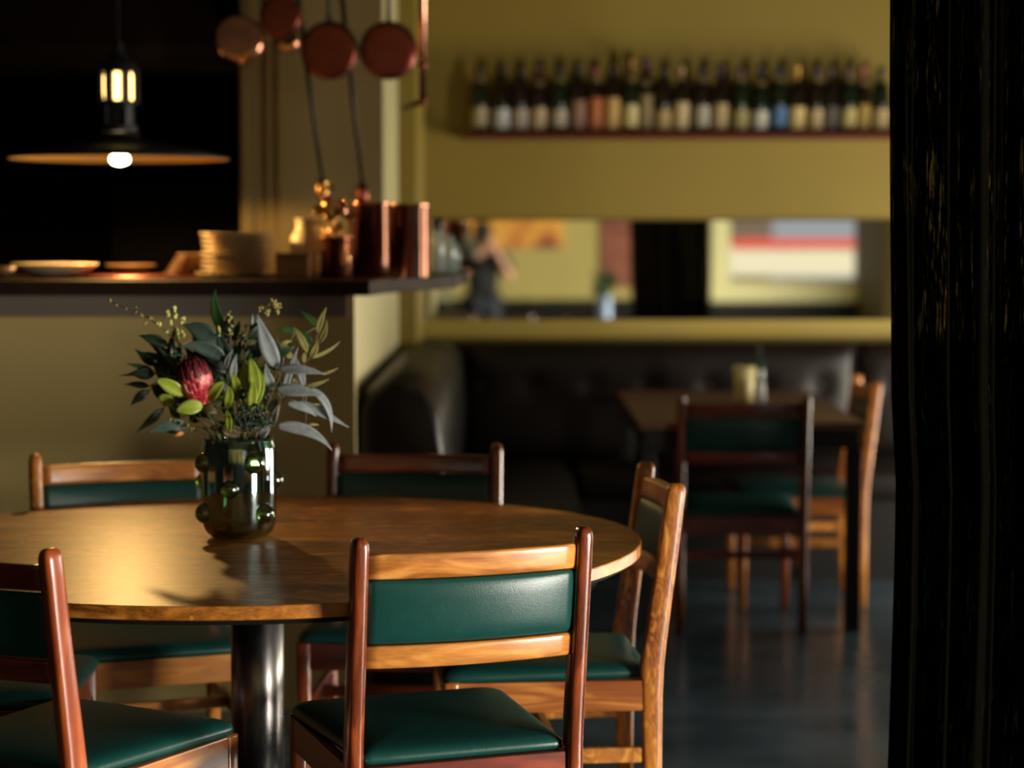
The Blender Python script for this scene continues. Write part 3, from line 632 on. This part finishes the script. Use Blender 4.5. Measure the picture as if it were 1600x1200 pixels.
obj('seat_cushion', box(NB(), .27, 2.6, 8.27, 8.92, .332, .46), M['leather'], t, bevel=.03)
t = thing('banquette', 'dark leather side bench with high rounded back running beside the partition', 'bench', (0, 0, 0))
bm = NB(); rings = []
for y in (6.05, 6.065, 6.10, 7, 7.8, 8.34):
    k = .93 if y == 6.05 else (.98 if y == 6.065 else 1)
    pr = [(-.457, 0.02), (-.457, .90), (-.43, .955), (-.36, .968), (-.27, .95), (-.225, .90), (-.205, .8), (-.195, .65), (-.21, .47), (-.21, 0.02)]
    rings.append([V((-.33+(x+.33)*k, y, z*(k if z > .5 else 1))) for x, z in pr])
loft(bm, rings)
rings = []
for y in (8.341, 8.925): rings.append([V((x, y, z)) for x, z in [(-.38, .02), (-.38, .965), (-.36, .968), (-.27, .95), (-.225, .90), (-.205, .8), (-.195, .65), (-.21, .47), (-.21, 0.02)]])
loft(bm, rings); obj('bench_back', bm, M['leather'], t, bevel=.006)
obj('bench_base', box(NB(), -.205, .19, 6.14, 8.92, 0, .33), M['blackmetal'], t, smooth=False)
obj('seat_cushion', box(NB(), -.19, .25, 6.10, 8.92, .332, .45), M['leather'], t, bevel=.03)

# ------------------------------------------------------------ wine bottles
gl = {'g': mat('bottle_green_glass', (.006, .012, .005, 1), .08, spec=.5), 'b': mat('brown_black_glass', (.010, .006, .004, 1), .08), 'c': mat('straw_glass', (.10, .075, .02, 1), .08)}
bottle_px = [(749,'g','grey-beige',(150,140,110),35,(40,45,30)),(783,'b','white',(170,172,175),36,(15,12,10)),(812,'b','light grey',(150,142,128),36,(15,12,10)),(841,'b','cream',(165,145,110),38,(60,25,25)),(873,'g','small grey',(155,145,130),32,(20,25,15)),
 (902,'b','dusty pink',(120,90,75),52,(30,30,15)),(929,'b','terracotta',(150,85,52),56,(90,35,35)),(955,'b','tall tan',(160,130,75),56,(20,10,10)),(985,'g','ivory',(175,165,115),40,(110,75,30)),(1007,'b','high taupe',(110,95,65),62,(55,20,35)),
 (1035,'b','small tan',(150,130,85),34,(30,20,15)),(1063,'b','tall cream',(165,148,108),48,(120,95,60)),(1096,'b','square pale grey',(150,145,130),38,(12,10,8)),(1124,'b','narrow beige',(150,132,95),46,(40,20,30)),(1156,'g','olive beige',(140,130,85),34,(60,30,25)),
 (1187,'g','chalk white',(178,175,165),32,(20,20,18)),(1216,'g','blue and cream',(70,100,140),36,(18,20,12)),(1244,'b','ivory yellow',(180,160,105),40,(150,115,45)),(1274,'b','wide cream',(165,145,110),36,(30,15,15)),(1296,'b','dim grey',(75,70,65),40,(50,35,15)),
 (1325,'g','yellowish',(165,150,100),34,(60,35,30)),(1347,'b','slim tan',(140,118,60),44,(100,50,25)),(1375,'g','small cream',(165,145,105),36,(20,25,20))]
def make_bottle(px, k, nm, col, lh, cap, H=.305, tag='', i=0, dY=0):
    y = SY+.02+dY; x = ray(px, 200, y).x
    t = thing('wine_bottle', tag, 'bottle', (x, y, 1.858), rnd.uniform(-.2, .2), 'wine bottles on the wall shelf')
    r = .037*(1 if i % 3 else .95)
    sh = (.175 if i % 2 else .19)
    obj('bottle_glass', lathe(NB(), [(r*.8, 0), (r, .005), (r, sh), (r*.93, sh+.018), (r*.6, sh+.042), (.0155, sh+.065), (.0145, H-.02), (.0165, H-.018), (.0165, H-.002), (.001, H)], n=24), gl[k], t)
    z0 = .022 if i % 4 else .03; z1 = z0+lh*.00243
    obj('bottle_label', lathe(NB(), [(r+.0004, z0), (r+.0009, z0+.001), (r+.0009, z1-.001), (r+.0004, z1)], n=24, cap=False), mat('label_paper_%d' % (i+1), srgb(*[min(255, int(c*1.12)) for c in col]), .6, noise=.12, nscale=60), t)
    if k == 'g' or i % 3 == 0:
        obj('neck_label', lathe(NB(), [(.0158+.012, sh+.038), (.0175, sh+.062)], n=20, cap=False), mat('neck_paper_%d' % (i+1), srgb(110, 95, 60), .6), t)
    obj('foil_capsule', lathe(NB(), [(.0162, H-.07), (.016, H-.02), (.0178, H-.018), (.0178, H), (.012, H+.002), (.001, H+.002)], n=20), mat('foil_%d' % (i+1), srgb(*cap), .35, metal=.4), t)
    return t
nb = len(bottle_px)
names = [b_[2] for b_ in bottle_px]
for i, (px, k, nm, col, lh, cap) in enumerate(bottle_px):
    H = .30+(.0, .008, -.004, .004)[i % 4]
    if nm in ('ivory', 'high taupe'): H = .335
    nxt = ('left of the %s one' % names[i+1]) if i < nb-1 else 'next to the black curtain'
    make_bottle(px, k, nm, col, lh, cap, H, 'dark wine bottle with %s label, %s' % (nm, nxt), i)

# ------------------------------------------------------------ things on the pass counter
CZ = 1.278
def at(px, Y): return ray(px, 430, Y).x
def plate(name, label, cat, px, Y, R, prof, m, group=None, z=CZ, n=48):
    t = thing(name, label, cat, (at(px, Y), Y, z), 0, group)
    return t
def lath1(name, label, cat, px, Y, prof, m, z=CZ, group=None, n=40, part=None):
    o = obj(name, lathe(NB(), prof, n=n, cap=False), m); o.location = (at(px, Y), Y, z); meta(o, label, cat, group); return o
lath1('serving_bowl', 'wide shallow cream bowl lit from above, left on the counter', 'bowl', 86, 6.25,
      [(.001, 0), (.06, 0), (.065, .006), (.10, .02), (.128, .04), (.131, .042), (.129, .045), (.10, .028), (.05, .014), (.001, .012)], M['china'])
lath1('small_dish', 'small brown dish at the far left end of the counter', 'dish', 6, 6.15,
      [(.001, 0), (.025, 0), (.035, .02), (.037, .036), (.034, .036), (.03, .02), (.001, .008)], M['stone'])
lath1('side_plate', 'brown side plate standing alone between bowl and crockery stacks', 'plate', 200, 6.5,
      [(.001, 0), (.05, 0), (.055, .008), (.055, .022), (.078, .032), (.08, .036), (.077, .038), (.055, .028), (.001, .024)], M['stone'])
lath1('serving_tray', 'thin reddish-brown round tray under the side plate', 'tray', 215, 6.25, [(.001, 0), (.2, 0), (.205, .004), (.2, .008), (.001, .008)], M['copper_dull'])
bpy.context.view_layer.update()
for o in [o for o in C.objects if o.name.startswith('side_plate')]: o.location.z = CZ+.0005; o.location.y = 6.55
for k in range(5):
    lath1('stoneware_saucer', ('brown stoneware saucer in the low sloping stack, ' + ('lowest of all', 'second from bottom', 'middle of the stack', 'second from top', 'topmost')[k]), 'saucer', 284+k*4, 6.35,
          [(.001, 0), (.035, 0), (.04, .005), (.054-.002*k, .013), (.055-.002*k, .015), (.05-.002*k, .016), (.03, .009), (.001, .008)], M['stone'], z=CZ+k*.0145, group='brown saucers in the low stack')
pn = ['lowest', 'second', 'third', 'fourth', 'fifth', 'sixth', 'seventh', 'eighth', 'ninth']
for k in range(9):
    R = .118 if k < 9 else .118
    R = .132 if k == 0 else .116+rnd.uniform(-.003, .003)
    lath1('dinner_plate', 'cream dinner plate, %s from the bottom of the tall stack' % pn[k] if k else 'wide cream dinner plate, lowest of the tall stack', 'plate', 374+rnd.uniform(-1.5, 1.5), 6.3,
          [(.001, 0), (.07, 0), (.075, .004), (R-.006, .0125), (R, .0145), (R-.001, .0165), (R-.008, .0160), (.072, .008), (.001, .0065)], M['china'], z=CZ+k*.0152, group='cream plates in the tall stack')
t = thing('wooden_box', 'squat dark brown wooden box right of the plate stack', 'box', (at(459, 6.15), 6.15, CZ))
obj('box_body', box(NB(), -.05, .05, -.05, .05, 0, .068), M['walnut'], t, smooth=False, bevel=.003)
obj('box_lid', box(NB(), -.052, .052, -.052, .052, .0682, .078), M['walnut'], t, smooth=False, bevel=.003)
t = thing('ceramic_jug', 'cream ceramic jug with narrow neck behind the wooden box', 'jug', (at(477, 6.4), 6.4, CZ))
obj('jug_body', lathe(NB(), [(.001, 0), (.04, 0), (.045, .01), (.046, .1), (.044, .125), (.032, .142), (.027, .16), (.029, .178), (.031, .182), (.028, .182), (.024, .16), (.001, .15)], n=40, cap=False), M['cream'], t)
obj('jug_handle', tube(NB(), bez([(.024, 0, .17), (.075, 0, .18), (.07, 0, .08), (.043, 0, .07)], 12), .006), M['cream'], t)
# copper canister with measuring cups
t = thing('copper_canister', 'small hammered copper canister holding brass and copper scoops', 'canister', (at(526, 6.2), 6.2, CZ))
obj('canister_body', lathe(NB(), [(.001, 0), (.046, 0), (.049, .004), (.049, .122), (.052, .126), (.049, .128), (.046, .124), (.046, .006), (.001, .005)], n=40, cap=False), M['copper_dark'], t)
obj('canister_handle', tube(NB(), bez([(.03, -.038, .11), (.045, -.08, .11), (.045, -.08, .03), (.03, -.038, .03)], 10), .004), M['brass'], t)
sc = [('tall gold-bowled spoon standing highest in the copper canister', -.022, -.01, .275, .016, 'brass', -.04), ('copper scoop leaning left out of the canister', -.05, 0, .21, .022, 'brass', -.06), ('brass scoop leaning forward in the canister', -.01, -.03, .19, .026, 'brass', -.02),
      ('round copper scoop upright in the canister middle', .012, .01, .215, .024, 'copper', .0), ('small brass scoop low at the canister rim', .005, -.04, .155, .02, 'brass', .01), ('copper scoop leaning right in the canister', .04, 0, .19, .02, 'copper', .04), ('copper spoon at the back of the canister', -.03, .03, .235, .018, 'copper', -.03)]
for lab, dx, dy, h, r, mt, tx in sc:
    c = thing('measuring_scoop', lab, 'scoop', (at(526, 6.2), 6.2, CZ), 0, 'scoops in the copper canister')
    tip = V((dx, dy, h-.0))
    obj('scoop_handle', tube(NB(), [V((dx*.3, dy*.3, .012)), tip-V((0, 0, r*.8))], .0028, 6), M[mt], c)
    Mr = Euler((rad(60+rnd.uniform(-25, 25)), rnd.uniform(-.5, .5), rnd.uniform(-.6, .6))).to_matrix().to_4x4()
    obj('scoop_bowl', lathe(NB(), [(.001, -r*.75), (r*.6, -r*.62), (r*.92, -r*.2), (r, r*.25), (r*.92, r*.25), (r*.8, -r*.2), (.001, -r*.6)], tip, 20, Mr, cap=False), M[mt], c)
def cpot(px, Y, r, h, label):
    t = thing('copper_pot', label, 'pot', (at(px, Y), Y, CZ), 0, 'tall copper pots on the counter')
    obj('pot_body', lathe(NB(), [(.001, 0), (r-.004, 0), (r, .005), (r, h-.004), (r+.004, h), (r-.002, h+.001), (r-.005, h-.006), (r-.005, .006), (.001, .005)], n=56, cap=False), M['copper'], t)
    b = NB()
    for s in (-1, 1): tube(b, bez([(.02*s, -r, h*.62+.0), (.035*s, -r-.03, h*.62), (0, -r-.035, h*.62)], 6), .004)
    return t
cpot(579, 6.42, .062, .232, 'tall copper pot, darker, between canister and the shining pot')
cpot(640, 6.30, .063, .226, 'tall copper pot with bright white gleam at the counter end')
for lab, px, Y, r, h, lid in (('bluish glass jar with a dark stopper beside the copper pot', 684, 6.95, .022, .15, 1), ('small clear bluish jar at the right end of the counter', 702, 7.1, .022, .13, 0), ('tiny copper-tinted jar at the tip of the counter', 713, 7.5, .014, .10, 0)):
    t = thing('glass_jar', lab, 'jar', (at(px, Y), Y, CZ), 0, 'jars at the end of the counter')
    obj('jar_body', lathe(NB(), [(.001, 0), (r, 0), (r, h*.8), (r*.7, h*.93), (r*.7, h), (r*.6, h), (r*.6, h*.9), (r*.9, h*.78), (r*.9, .005), (.001, .004)], n=28, cap=False), mat('bluish_glass', (.30, .38, .36, 1), .15, trans=.4) if lid < 2 else M['copper'], t)
    if lid: obj('jar_stopper', lathe(NB(), [(.012, h+.0005), (.014, h+.004), (.02, h+.018), (.019, h+.034), (.008, h+.042), (.001, h+.043)], n=24), M['blackmetal'], t)

# ------------------------------------------------------------ hanging rack with pans and ladles
RY = 6.55
t = thing('pan_rack', 'copper pipe hanging rack above the counter end', 'rack', (0, RY, 0))
a = ray(660, 158, RY); b_ = ray(628, 160, RY); rp = .0115
bm = NB(); tube(bm, [(a.x, 0, 3.09), (a.x, 0, a.z)], rp, 12); obj('upright_pipe', bm, M['copper'], t)
bm = NB(); tube(bm, [(a.x+.005, 0, a.z), (b_.x-.01, .35, a.z)], rp*.8, 12); obj('foot_bracket', bm, M['copper_dull'], t)
obj('pipe_collar', lathe(NB(), [(.013, 0), (.015, .002), (.015, .012), (.013, .014)], (a.x, 0, ray(660, 105, RY).z), 16), M['copper_dull'], t)
obj('hanging_bar', tube(NB(), [(-1.1, 0, 2.42), (a.x, 0, 2.42)], .009, 10), M['iron'], t)
def pan(px, py, r, label, mt, tilt=0, shape=.05, Y=RY):
    c = ray(px, py, Y); t = thing('copper_pan', label, 'pan', (c.x, Y, c.z), 0, 'copper pans hanging from the rack')
    Mr = Euler((rad(90+tilt), 0, 0)).to_matrix().to_4x4()
    obj('pan_body', lathe(NB(), [(.001, 0), (r*.5, 0), (r*.85, 0), (r*.87, -.0002), (r*.95, -.004), (r*.99, -.011), (r, -.014), (r*1.04, -shape), (r*1.0, -shape), (r*.94, -.012), (.001, -.005)], (0, 0, 0), 40, Mr, cap=False), mt, t)
    obj('pan_handle', tube(NB(), [(0, .03, r*.98), (0, .03, r+.10), (0, .012, r+.13), (0, .012, 2.432-c.z)], [.008, .006, .006, .004], 8), M['iron'], t)
pan(372, 60, .078, 'brightest orange copper pan, leftmost of the hanging row', M['copper'], -4)
pan(437, 24, .066, 'small copper pan hung highest, second from left', M['copper_dull'], 0)
pan(447, 62, .04, 'tiny orange copper pan peeking below the highest one', M['copper'], 0, .03, RY+.18)
pan(513, 78, .090, 'dull red-brown copper pan in the middle of the hanging row', M['copper_dull'], 3)
pan(606, 78, .090, 'dull red-brown copper pan nearest the rack upright', M['copper_dull'], 3)
def ladle(p0, p1, label, mt, Y):
    a, b_ = ray(*p0, Y), ray(*p1, Y); t = thing('hanging_ladle', label, 'ladle', b_, 0, 'ladles hanging behind the pans')
    a = a+(a-b_)*((2.42-a.z)/(a-b_).z)
    obj('ladle_handle', tube(NB(), [a-b_, (a-b_).lerp(V((0, 0, .02)), .5), V((0, 0, .03))], [.007, .0085, .006], 8), M['iron'], t)
    obj('ladle_bowl', ball(NB(), (0, 0, -.004), .034, (.65, .45, 1.1), 16), mt, t)
ladle((480, 110), (503, 293), 'long black-handled ladle with bright gold bowl', M['brass'], RY+.12)
ladle((547, 120), (566, 300), 'thin dark-handled ladle with dull copper bowl', M['copper_dull'], RY+.16)
obj('hanging_bar_second', tube(NB(), [(-1.1, .17, 2.42), (a.x, .17, 2.42)], .009, 10), M['iron'], [o for o in C.objects if o.name == 'pan_rack'][0]).name = 'hanging_bar'

# ------------------------------------------------------------ pendant lamp over the pass
PY = 6.35; pc = ray(187, 249, PY)
t = thing('pendant_lamp', 'black dish pendant lamp with glowing slotted neck over the pass', 'lamp', (pc.x, PY, pc.z))
gold = mat('gold_shade_lining', (.85, .55, .16, 1), .4, metal=.2)
warm = mat('glowing_bulb', (1, .8, .4, 1), .4, emit=(1, .66, .20, 1), es=6)
hot = mat('bright_bulb', (1, .9, .7, 1), .4, emit=(1, .84, .5, 1), es=30)
obj('lamp_shade', lathe(NB(), [(.335, 0), (.338, .004), (.25, .028), (.12, .05), (.062, .065), (.058, .08)], n=64, cap=False), M['blackmetal'], t)
obj('shade_lining', lathe(NB(), [(.333, .001), (.248, .024), (.118, .045), (.055, .06)], n=64, cap=False), gold, t)
bm = NB(); lathe(bm, [(.050, .08), (.056, .085), (.056, .10), (.05, .105)], n=32)
lathe(bm, [(.045, .165), (.060, .17), (.060, .178), (.045, .18)], n=32)
lathe(bm, [(.064, .265), (.055, .29), (.03, .31), (.018, .33), (.012, .36), (.001, .362)], n=32)
for k in range(7):
    a_ = 2*pi*k/7+.1
    box(bm, -.013, .013, .050, .062, .17, .27, Matrix.Rotation(a_, 4, 'Z'))
    box(bm, -.013, .013, .040, .050, .10, .17, Matrix.Rotation(a_+.3, 4, 'Z'))
obj('slotted_neck', bm, M['blackmetal'], t, smooth=False)
obj('neck_bulb', lathe(NB(), [(.001, .182), (.044, .183), (.047, .2), (.047, .255), (.04, .264), (.001, .265)], n=24), warm, t)
obj('bulb', ball(NB(), (0, 0, -.0), .03, (1, 1, .6), 20), hot, t)
obj('cord', tube(NB(), [(0, 0, .36), (0, 0, 3.09-pc.z)], .004, 8), M['blackmetal'], t)
pl = bpy.data.lights.new('pendant_glow', 'SPOT'); pl.spot_size = rad(176); pl.spot_blend = .1; pl.energy = 40; pl.color = (1, .57, .18); pl.shadow_soft_size = .04
po = bpy.data.objects.new('pendant_glow', pl); C.objects.link(po); po.parent = t; po.location = (0, 0, -.045)

# ------------------------------------------------------------ seen in the mirror: behind the viewer
def mir(px, py, Y):                                  # place a point at real depth Y where its reflection shows at px,py
    return ray(px, py, 2*(YB-.018)-Y)*1.0
p0, p1 = mir(700, 388, YW), mir(880, 345, YW)
m, N, L, b = nodes('abstract_orange_canvas'); b.inputs['Roughness'].default_value = .7
tc = N.new('ShaderNodeTexCoord'); nz = N.new('ShaderNodeTexNoise'); nz.inputs['Scale'].default_value = 3; nz.inputs['Detail'].default_value = 1
L.new(tc.outputs['Object'], nz.inputs['Vector']); rr = N.new('ShaderNodeValToRGB'); e = rr.color_ramp.elements
e[0].position = .38; e[0].color = (.16, .03, .015, 1); e[1].position = .6; e[1].color = (.75, .36, .05, 1); q = e.new(.48); q.color = (.5, .15, .03, 1)
L.new(nz.outputs['Fac'], rr.inputs[0]); L.new(rr.outputs[0], b.inputs['Base Color'])
t = thing('wall_painting', 'orange and dark red abstract canvas on the wall reflected in the mirror', 'painting', ((p0.x+p1.x)/2, YW, 1.7))
hw = (p1.x-p0.x)/2
obj('canvas', box(NB(), -hw, hw, .003, .035, p0.z-1.7, .5), m, t, smooth=False)
pq = mir(938, 450, YW); pr_ = mir(985, 345, YW)
t = thing('wall_hanging', 'tall rust-red wall panel beside the dark curtain, seen in the mirror', 'panel', ((pq.x+pr_.x)/2, YW, 0))
obj('panel_board', box(NB(), (pq.x-pr_.x)/2, (pr_.x-pq.x)/2+.1, .003, .04, pq.z, 2.4), mat('rust_red_wood', (.22, .06, .03, 1), .5, noise=.35, nscale=8), t, smooth=False, bevel=.004)
# small table with second vase (only in the mirror)
T2 = V((.72, 2.25, 0))
t = thing('side_table', 'small round table near the viewer carrying the second vase, seen in the mirror', 'table', (.98, 2.2, 0))
obj('tabletop', lathe(NB(), [(.001, .70), (.38, .70), (.4, .705), (.4, .725), (.395, .73), (.001, .73)], n=64, cap=False), M['walnut'], t)
obj('pedestal', lathe(NB(), [(.035, .015), (.035, .7)], n=24), M['blackmetal'], t)
obj('pedestal_base', lathe(NB(), [(.22, 0), (.22, .01), (.036, .02)], n=40), M['blackmetal'], t)
t = thing('glass_vase', 'cylindrical vase tinted pale blue as by window light, on the small table, seen only in the mirror', 'vase', (T2.x, T2.y, .7305))
obj('vase_body', lathe(NB(), [(.001, 0), (.05, 0), (.055, .006), (.055, .22), (.051, .22), (.05, .01), (.001, .008)], n=40, cap=False), mat('window_blue_tinted_vase', (.35, .48, .72, 1), .15), t)  # body colour tinted blue to stand in for window light
t = thing('filler_foliage', 'bushy green stems in the blue-tinted vase, seen only in the mirror', 'plant', (T2.x, T2.y, .7305))
bm = NB(); sb = NB()
for i in range(60):
    a_ = rnd.uniform(0, 2*pi); h = rnd.uniform(.22, .36); q = rnd.uniform(.02, .11); b0 = V((cos(a_)*q*.4, sin(a_)*q*.4, h*.85)); tp = V((cos(a_)*q*1.3, sin(a_)*q*1.3, h+.06))
    leaf(bm, b0, b0.lerp(tp, .5)+V((0, 0, .02)), tp, .028, rnd.uniform(-1, 1), 6)
    if i % 5 == 0: tube(sb, [(0.01*cos(a_), .01*sin(a_), .02), b0], .002, 5)
obj('leaves', bm, LG['green'], t, solid=.0007); obj('stem', sb, M['gstem'], t)
t = thing('drinking_glass', 'clear water glass on the small table, seen only in the mirror', 'glass', (.66, 2.02, .7305))
obj('glass_body', lathe(NB(), [(.001, 0), (.028, 0), (.034, .10), (.032, .10), (.026, .008), (.001, .008)], n=32, cap=False), mat('clear_glass', (.9, .95, 1, 1), .02, trans=1), t)
# the photographer
def skin_mesh(name, pts, edges, rad_, root=0, sub=2):
    me = bpy.data.meshes.new(name); me.from_pydata([V(p) for p in pts], edges, []); o = bpy.data.objects.new(name, me); C.objects.link(o)
    md = o.modifiers.new('skin', 'SKIN'); md.use_smooth_shade = True
    sv = me.skin_vertices[0].data if me.skin_vertices else None
    if sv is None:
        bpy.context.view_layer.objects.active = o; me.update()
    for i, r in enumerate(rad_):
        me.skin_vertices[0].data[i].radius = (r, r) if not isinstance(r, tuple) else r
    me.skin_vertices[0].data[root].use_root = True
    s = o.modifiers.new('s', 'SUBSURF'); s.levels = sub; s.render_levels = sub
    dg = bpy.context.evaluated_depsgraph_get(); dg.update()
    bm = bmesh.new(); bm.from_mesh(o.evaluated_get(dg).to_mesh()); bpy.data.objects.remove(o); return bm
pxx, pyy = -.27, -.40
per = thing('person', 'person in a dark t-shirt holding a camera to the face, seen in the mirror', 'person', (pxx, pyy, 0))
J = [(0, 0, .86), (0, -.01, 1.0), (0, .0, 1.17), (0, .03, 1.26), (0, .06, 1.335),          # pelvis..neck
     (.17, .0, 1.235), (.27, .10, 1.02), (.10, .235, 1.345), (.085, .265, 1.375),             # right arm (towards +x)
     (-.17, .0, 1.235), (-.22, .12, 1.04), (.0, .245, 1.30), (.045, .255, 1.335),             # left arm
     (.09, .0, .82), (.10, .03, .47), (.10, -.01, .09), (.10, .13, .035), (-.09, .0, .82), (-.11, .03, .47), (-.12, -.01, .09), (-.12, .13, .035)]
E_ = [(0, 1), (1, 2), (2, 3), (3, 4), (2, 5), (5, 6), (6, 7), (7, 8), (2, 9), (9, 10), (10, 11), (11, 12), (0, 13), (13, 14), (14, 15), (15, 16), (0, 17), (17, 18), (18, 19), (19, 20)]
R_ = [(.13, .10), (.12, .09), (.14, .10), (.07, .07), .052, .055, .042, .028, (.034, .018), .055, .042, .028, (.034, .018), .085, .058, .04, .035, .085, .058, .04, .035]
skm = mat('skin', (.48, .24, .16, 1), .5, noise=.05, nscale=20)
bm = skin_mesh('body', J, E_, R_)
ball(bm, (.0, .075, 1.425), .1, (.76, .95, 1.12), 20); ball(bm, (0, .172, 1.41), .016, (1, 1.2, 1.6)); ball(bm, (.078, .07, 1.415), .02, (.4, 1, 1.4)); ball(bm, (-.078, .07, 1.415), .02, (.4, 1, 1.4)); ball(bm, (0, .15, 1.365), .022, (1.2, .7, .5))
for sx, hx, hy, hz in ((1, .085, .265, 1.375), (-1, .045, .255, 1.335)):
    for k in range(4):
        fy = hy+.025-(0 if sx > 0 else .004*k); z = hz+.03-.016*k if sx > 0 else hz+.012-.004*k
        x_ = hx+(.012 if sx > 0 else -.03+.017*k)
        ln = (.05, .058, .055, .044)[k]
        if sx > 0: tube(bm, [(x_, fy-.01, z), (x_-.004, fy+.02, z+.002), (x_-.02, fy+.028, z), (x_-ln*.7, fy+.024, z)], [.009, .0085, .008, .007], 8)
        else: tube(bm, [(x_, fy-.01, z-.01), (x_+.004, fy+.016, z-.004), (x_+.006, fy+.03, z+.012), (x_+.006, fy+.028, z+ln*.55)], [.009, .0085, .008, .007], 8)
    tube(bm, [(hx-sx*.0, hy-.02, hz), (hx-.02, hy-.035, hz+.01*sx+.01), (hx-.045, hy-.03, hz+.012)], [.011, .010, .008], 8)
bo = obj('body', bm, skm, per); rm = bo.modifiers.new('r', 'REMESH'); rm.mode = 'VOXEL'; rm.voxel_size = .006; rm.use_smooth_shade = True
sh_ = skin_mesh('shirt', [(0, 0, .83), J[1], J[2], (0, .02, 1.235), J[5], (.245, .075, 1.07), J[9], (-.21, .09, 1.08)], [(0, 1), (1, 2), (2, 3), (2, 4), (4, 5), (2, 6), (6, 7)], [(.16, .13), (.155, .125), (.17, .13), (.085, .085), .082, .070, .082, .070])
obj('t_shirt', sh_, mat('black_t_shirt', (.008, .008, .009, 1), .85), per)
tr_ = skin_mesh('trousers', [(0, 0, .87), J[13], J[14], (.10, 0, .12), J[17], J[18], (-.12, 0, .12)], [(0, 1), (1, 2), (2, 3), (0, 4), (4, 5), (5, 6)], [(.145, .115), .105, .075, .065, .105, .075, .065])
obj('trousers', tr_, mat('dark_blue_denim', (.018, .022, .032, 1), .85), per)
hb = NB(); ball(hb, (0, .068, 1.462), .112, (.82, 1.0, .92), 24); obj('hair', hb, mat('black_hair', (.006, .005, .004, 1), .6), per)
for sx in (.10, -.12):
    b2 = NB(); loft(b2, [[V((sx+a, .05+c, z)) for a, c in sq(w_, l_, 16, 3)] for w_, l_, z in ((.047, .13, 0), (.05, .135, .02), (.045, .12, .06), (.04, .06, .10))]); obj('shoe', b2, M['blackmetal'], per)
t = thing('handheld_camera', 'black camera held up by the person in the mirror', 'camera', (pxx+.045, pyy+.275, 1.385))
obj('camera_body', box(NB(), -.062, .028, -.02, .022, -.036, .04), M['blackmetal'], t, smooth=False, bevel=.006)
obj('camera_lens', lathe(NB(), [(.001, .022), (.03, .022), (.032, .03), (.032, .09), (.028, .09), (.025, .08), (.001, .075)], (-.015, 0, 0), 24, Euler((-pi/2, 0, 0)).to_matrix().to_4x4(), cap=False), M['blackmetal'], t)

# outside the street window
struct('ground_outside', box(NB(), -6, 14, -16, YW-.21, -.12, -.02), mat('grey_pavement', (.16, .15, .14, 1), .9, noise=.1, nscale=3))
yo = -6.4
a0, a1 = mir(1146, 438, yo), mir(1392, 388, yo)
t = thing('roller_awning', 'long cream awning box with a red band outside the window, seen in the mirror', 'awning', ((a0.x+a1.x)/2, yo, 0))
hx = (a1.x-a0.x)/2+.3
obj('awning_fabric', box(NB(), -hx+.1, hx, -.3, 0, a0.z+.05, a1.z), mat('cream_canvas', (.62, .56, .42, 1), .7, noise=.1, nscale=20, stretch=(8, 1, 1)), t, smooth=False, bevel=.01)
obj('red_band', box(NB(), -hx+.3, hx, -.32, .02, a1.z+.001, a1.z+.11), mat('bright_red_paint', (.62, .05, .04, 1), .6), t, smooth=False, bevel=.01)
obj('end_cap', box(NB(), -hx-.08, -hx+.098, -.31, .01, a0.z-.02, a1.z+.02), mat('ochre_end_cap', (.65, .42, .12, 1), .6), t, smooth=False, bevel=.01)
obj('support', box(NB(), -hx+.2, -hx+.3, -.2, -.1, -.02, a0.z+.049), M['frame'], t, smooth=False)
obj('support', box(NB(), hx-.3, hx-.2, -.2, -.1, -.02, a0.z+.049), M['frame'], t, smooth=False)
t = thing('street_building', 'dull brown building across the street, seen through the window in the mirror', 'building', (2.5, -14, 0))
obj('building_wall', box(NB(), -4, 1.6, -1, 0, -.02, 6), mat('brown_render', (.12, .085, .06, 1), .9, noise=.15, nscale=2), t, smooth=False)
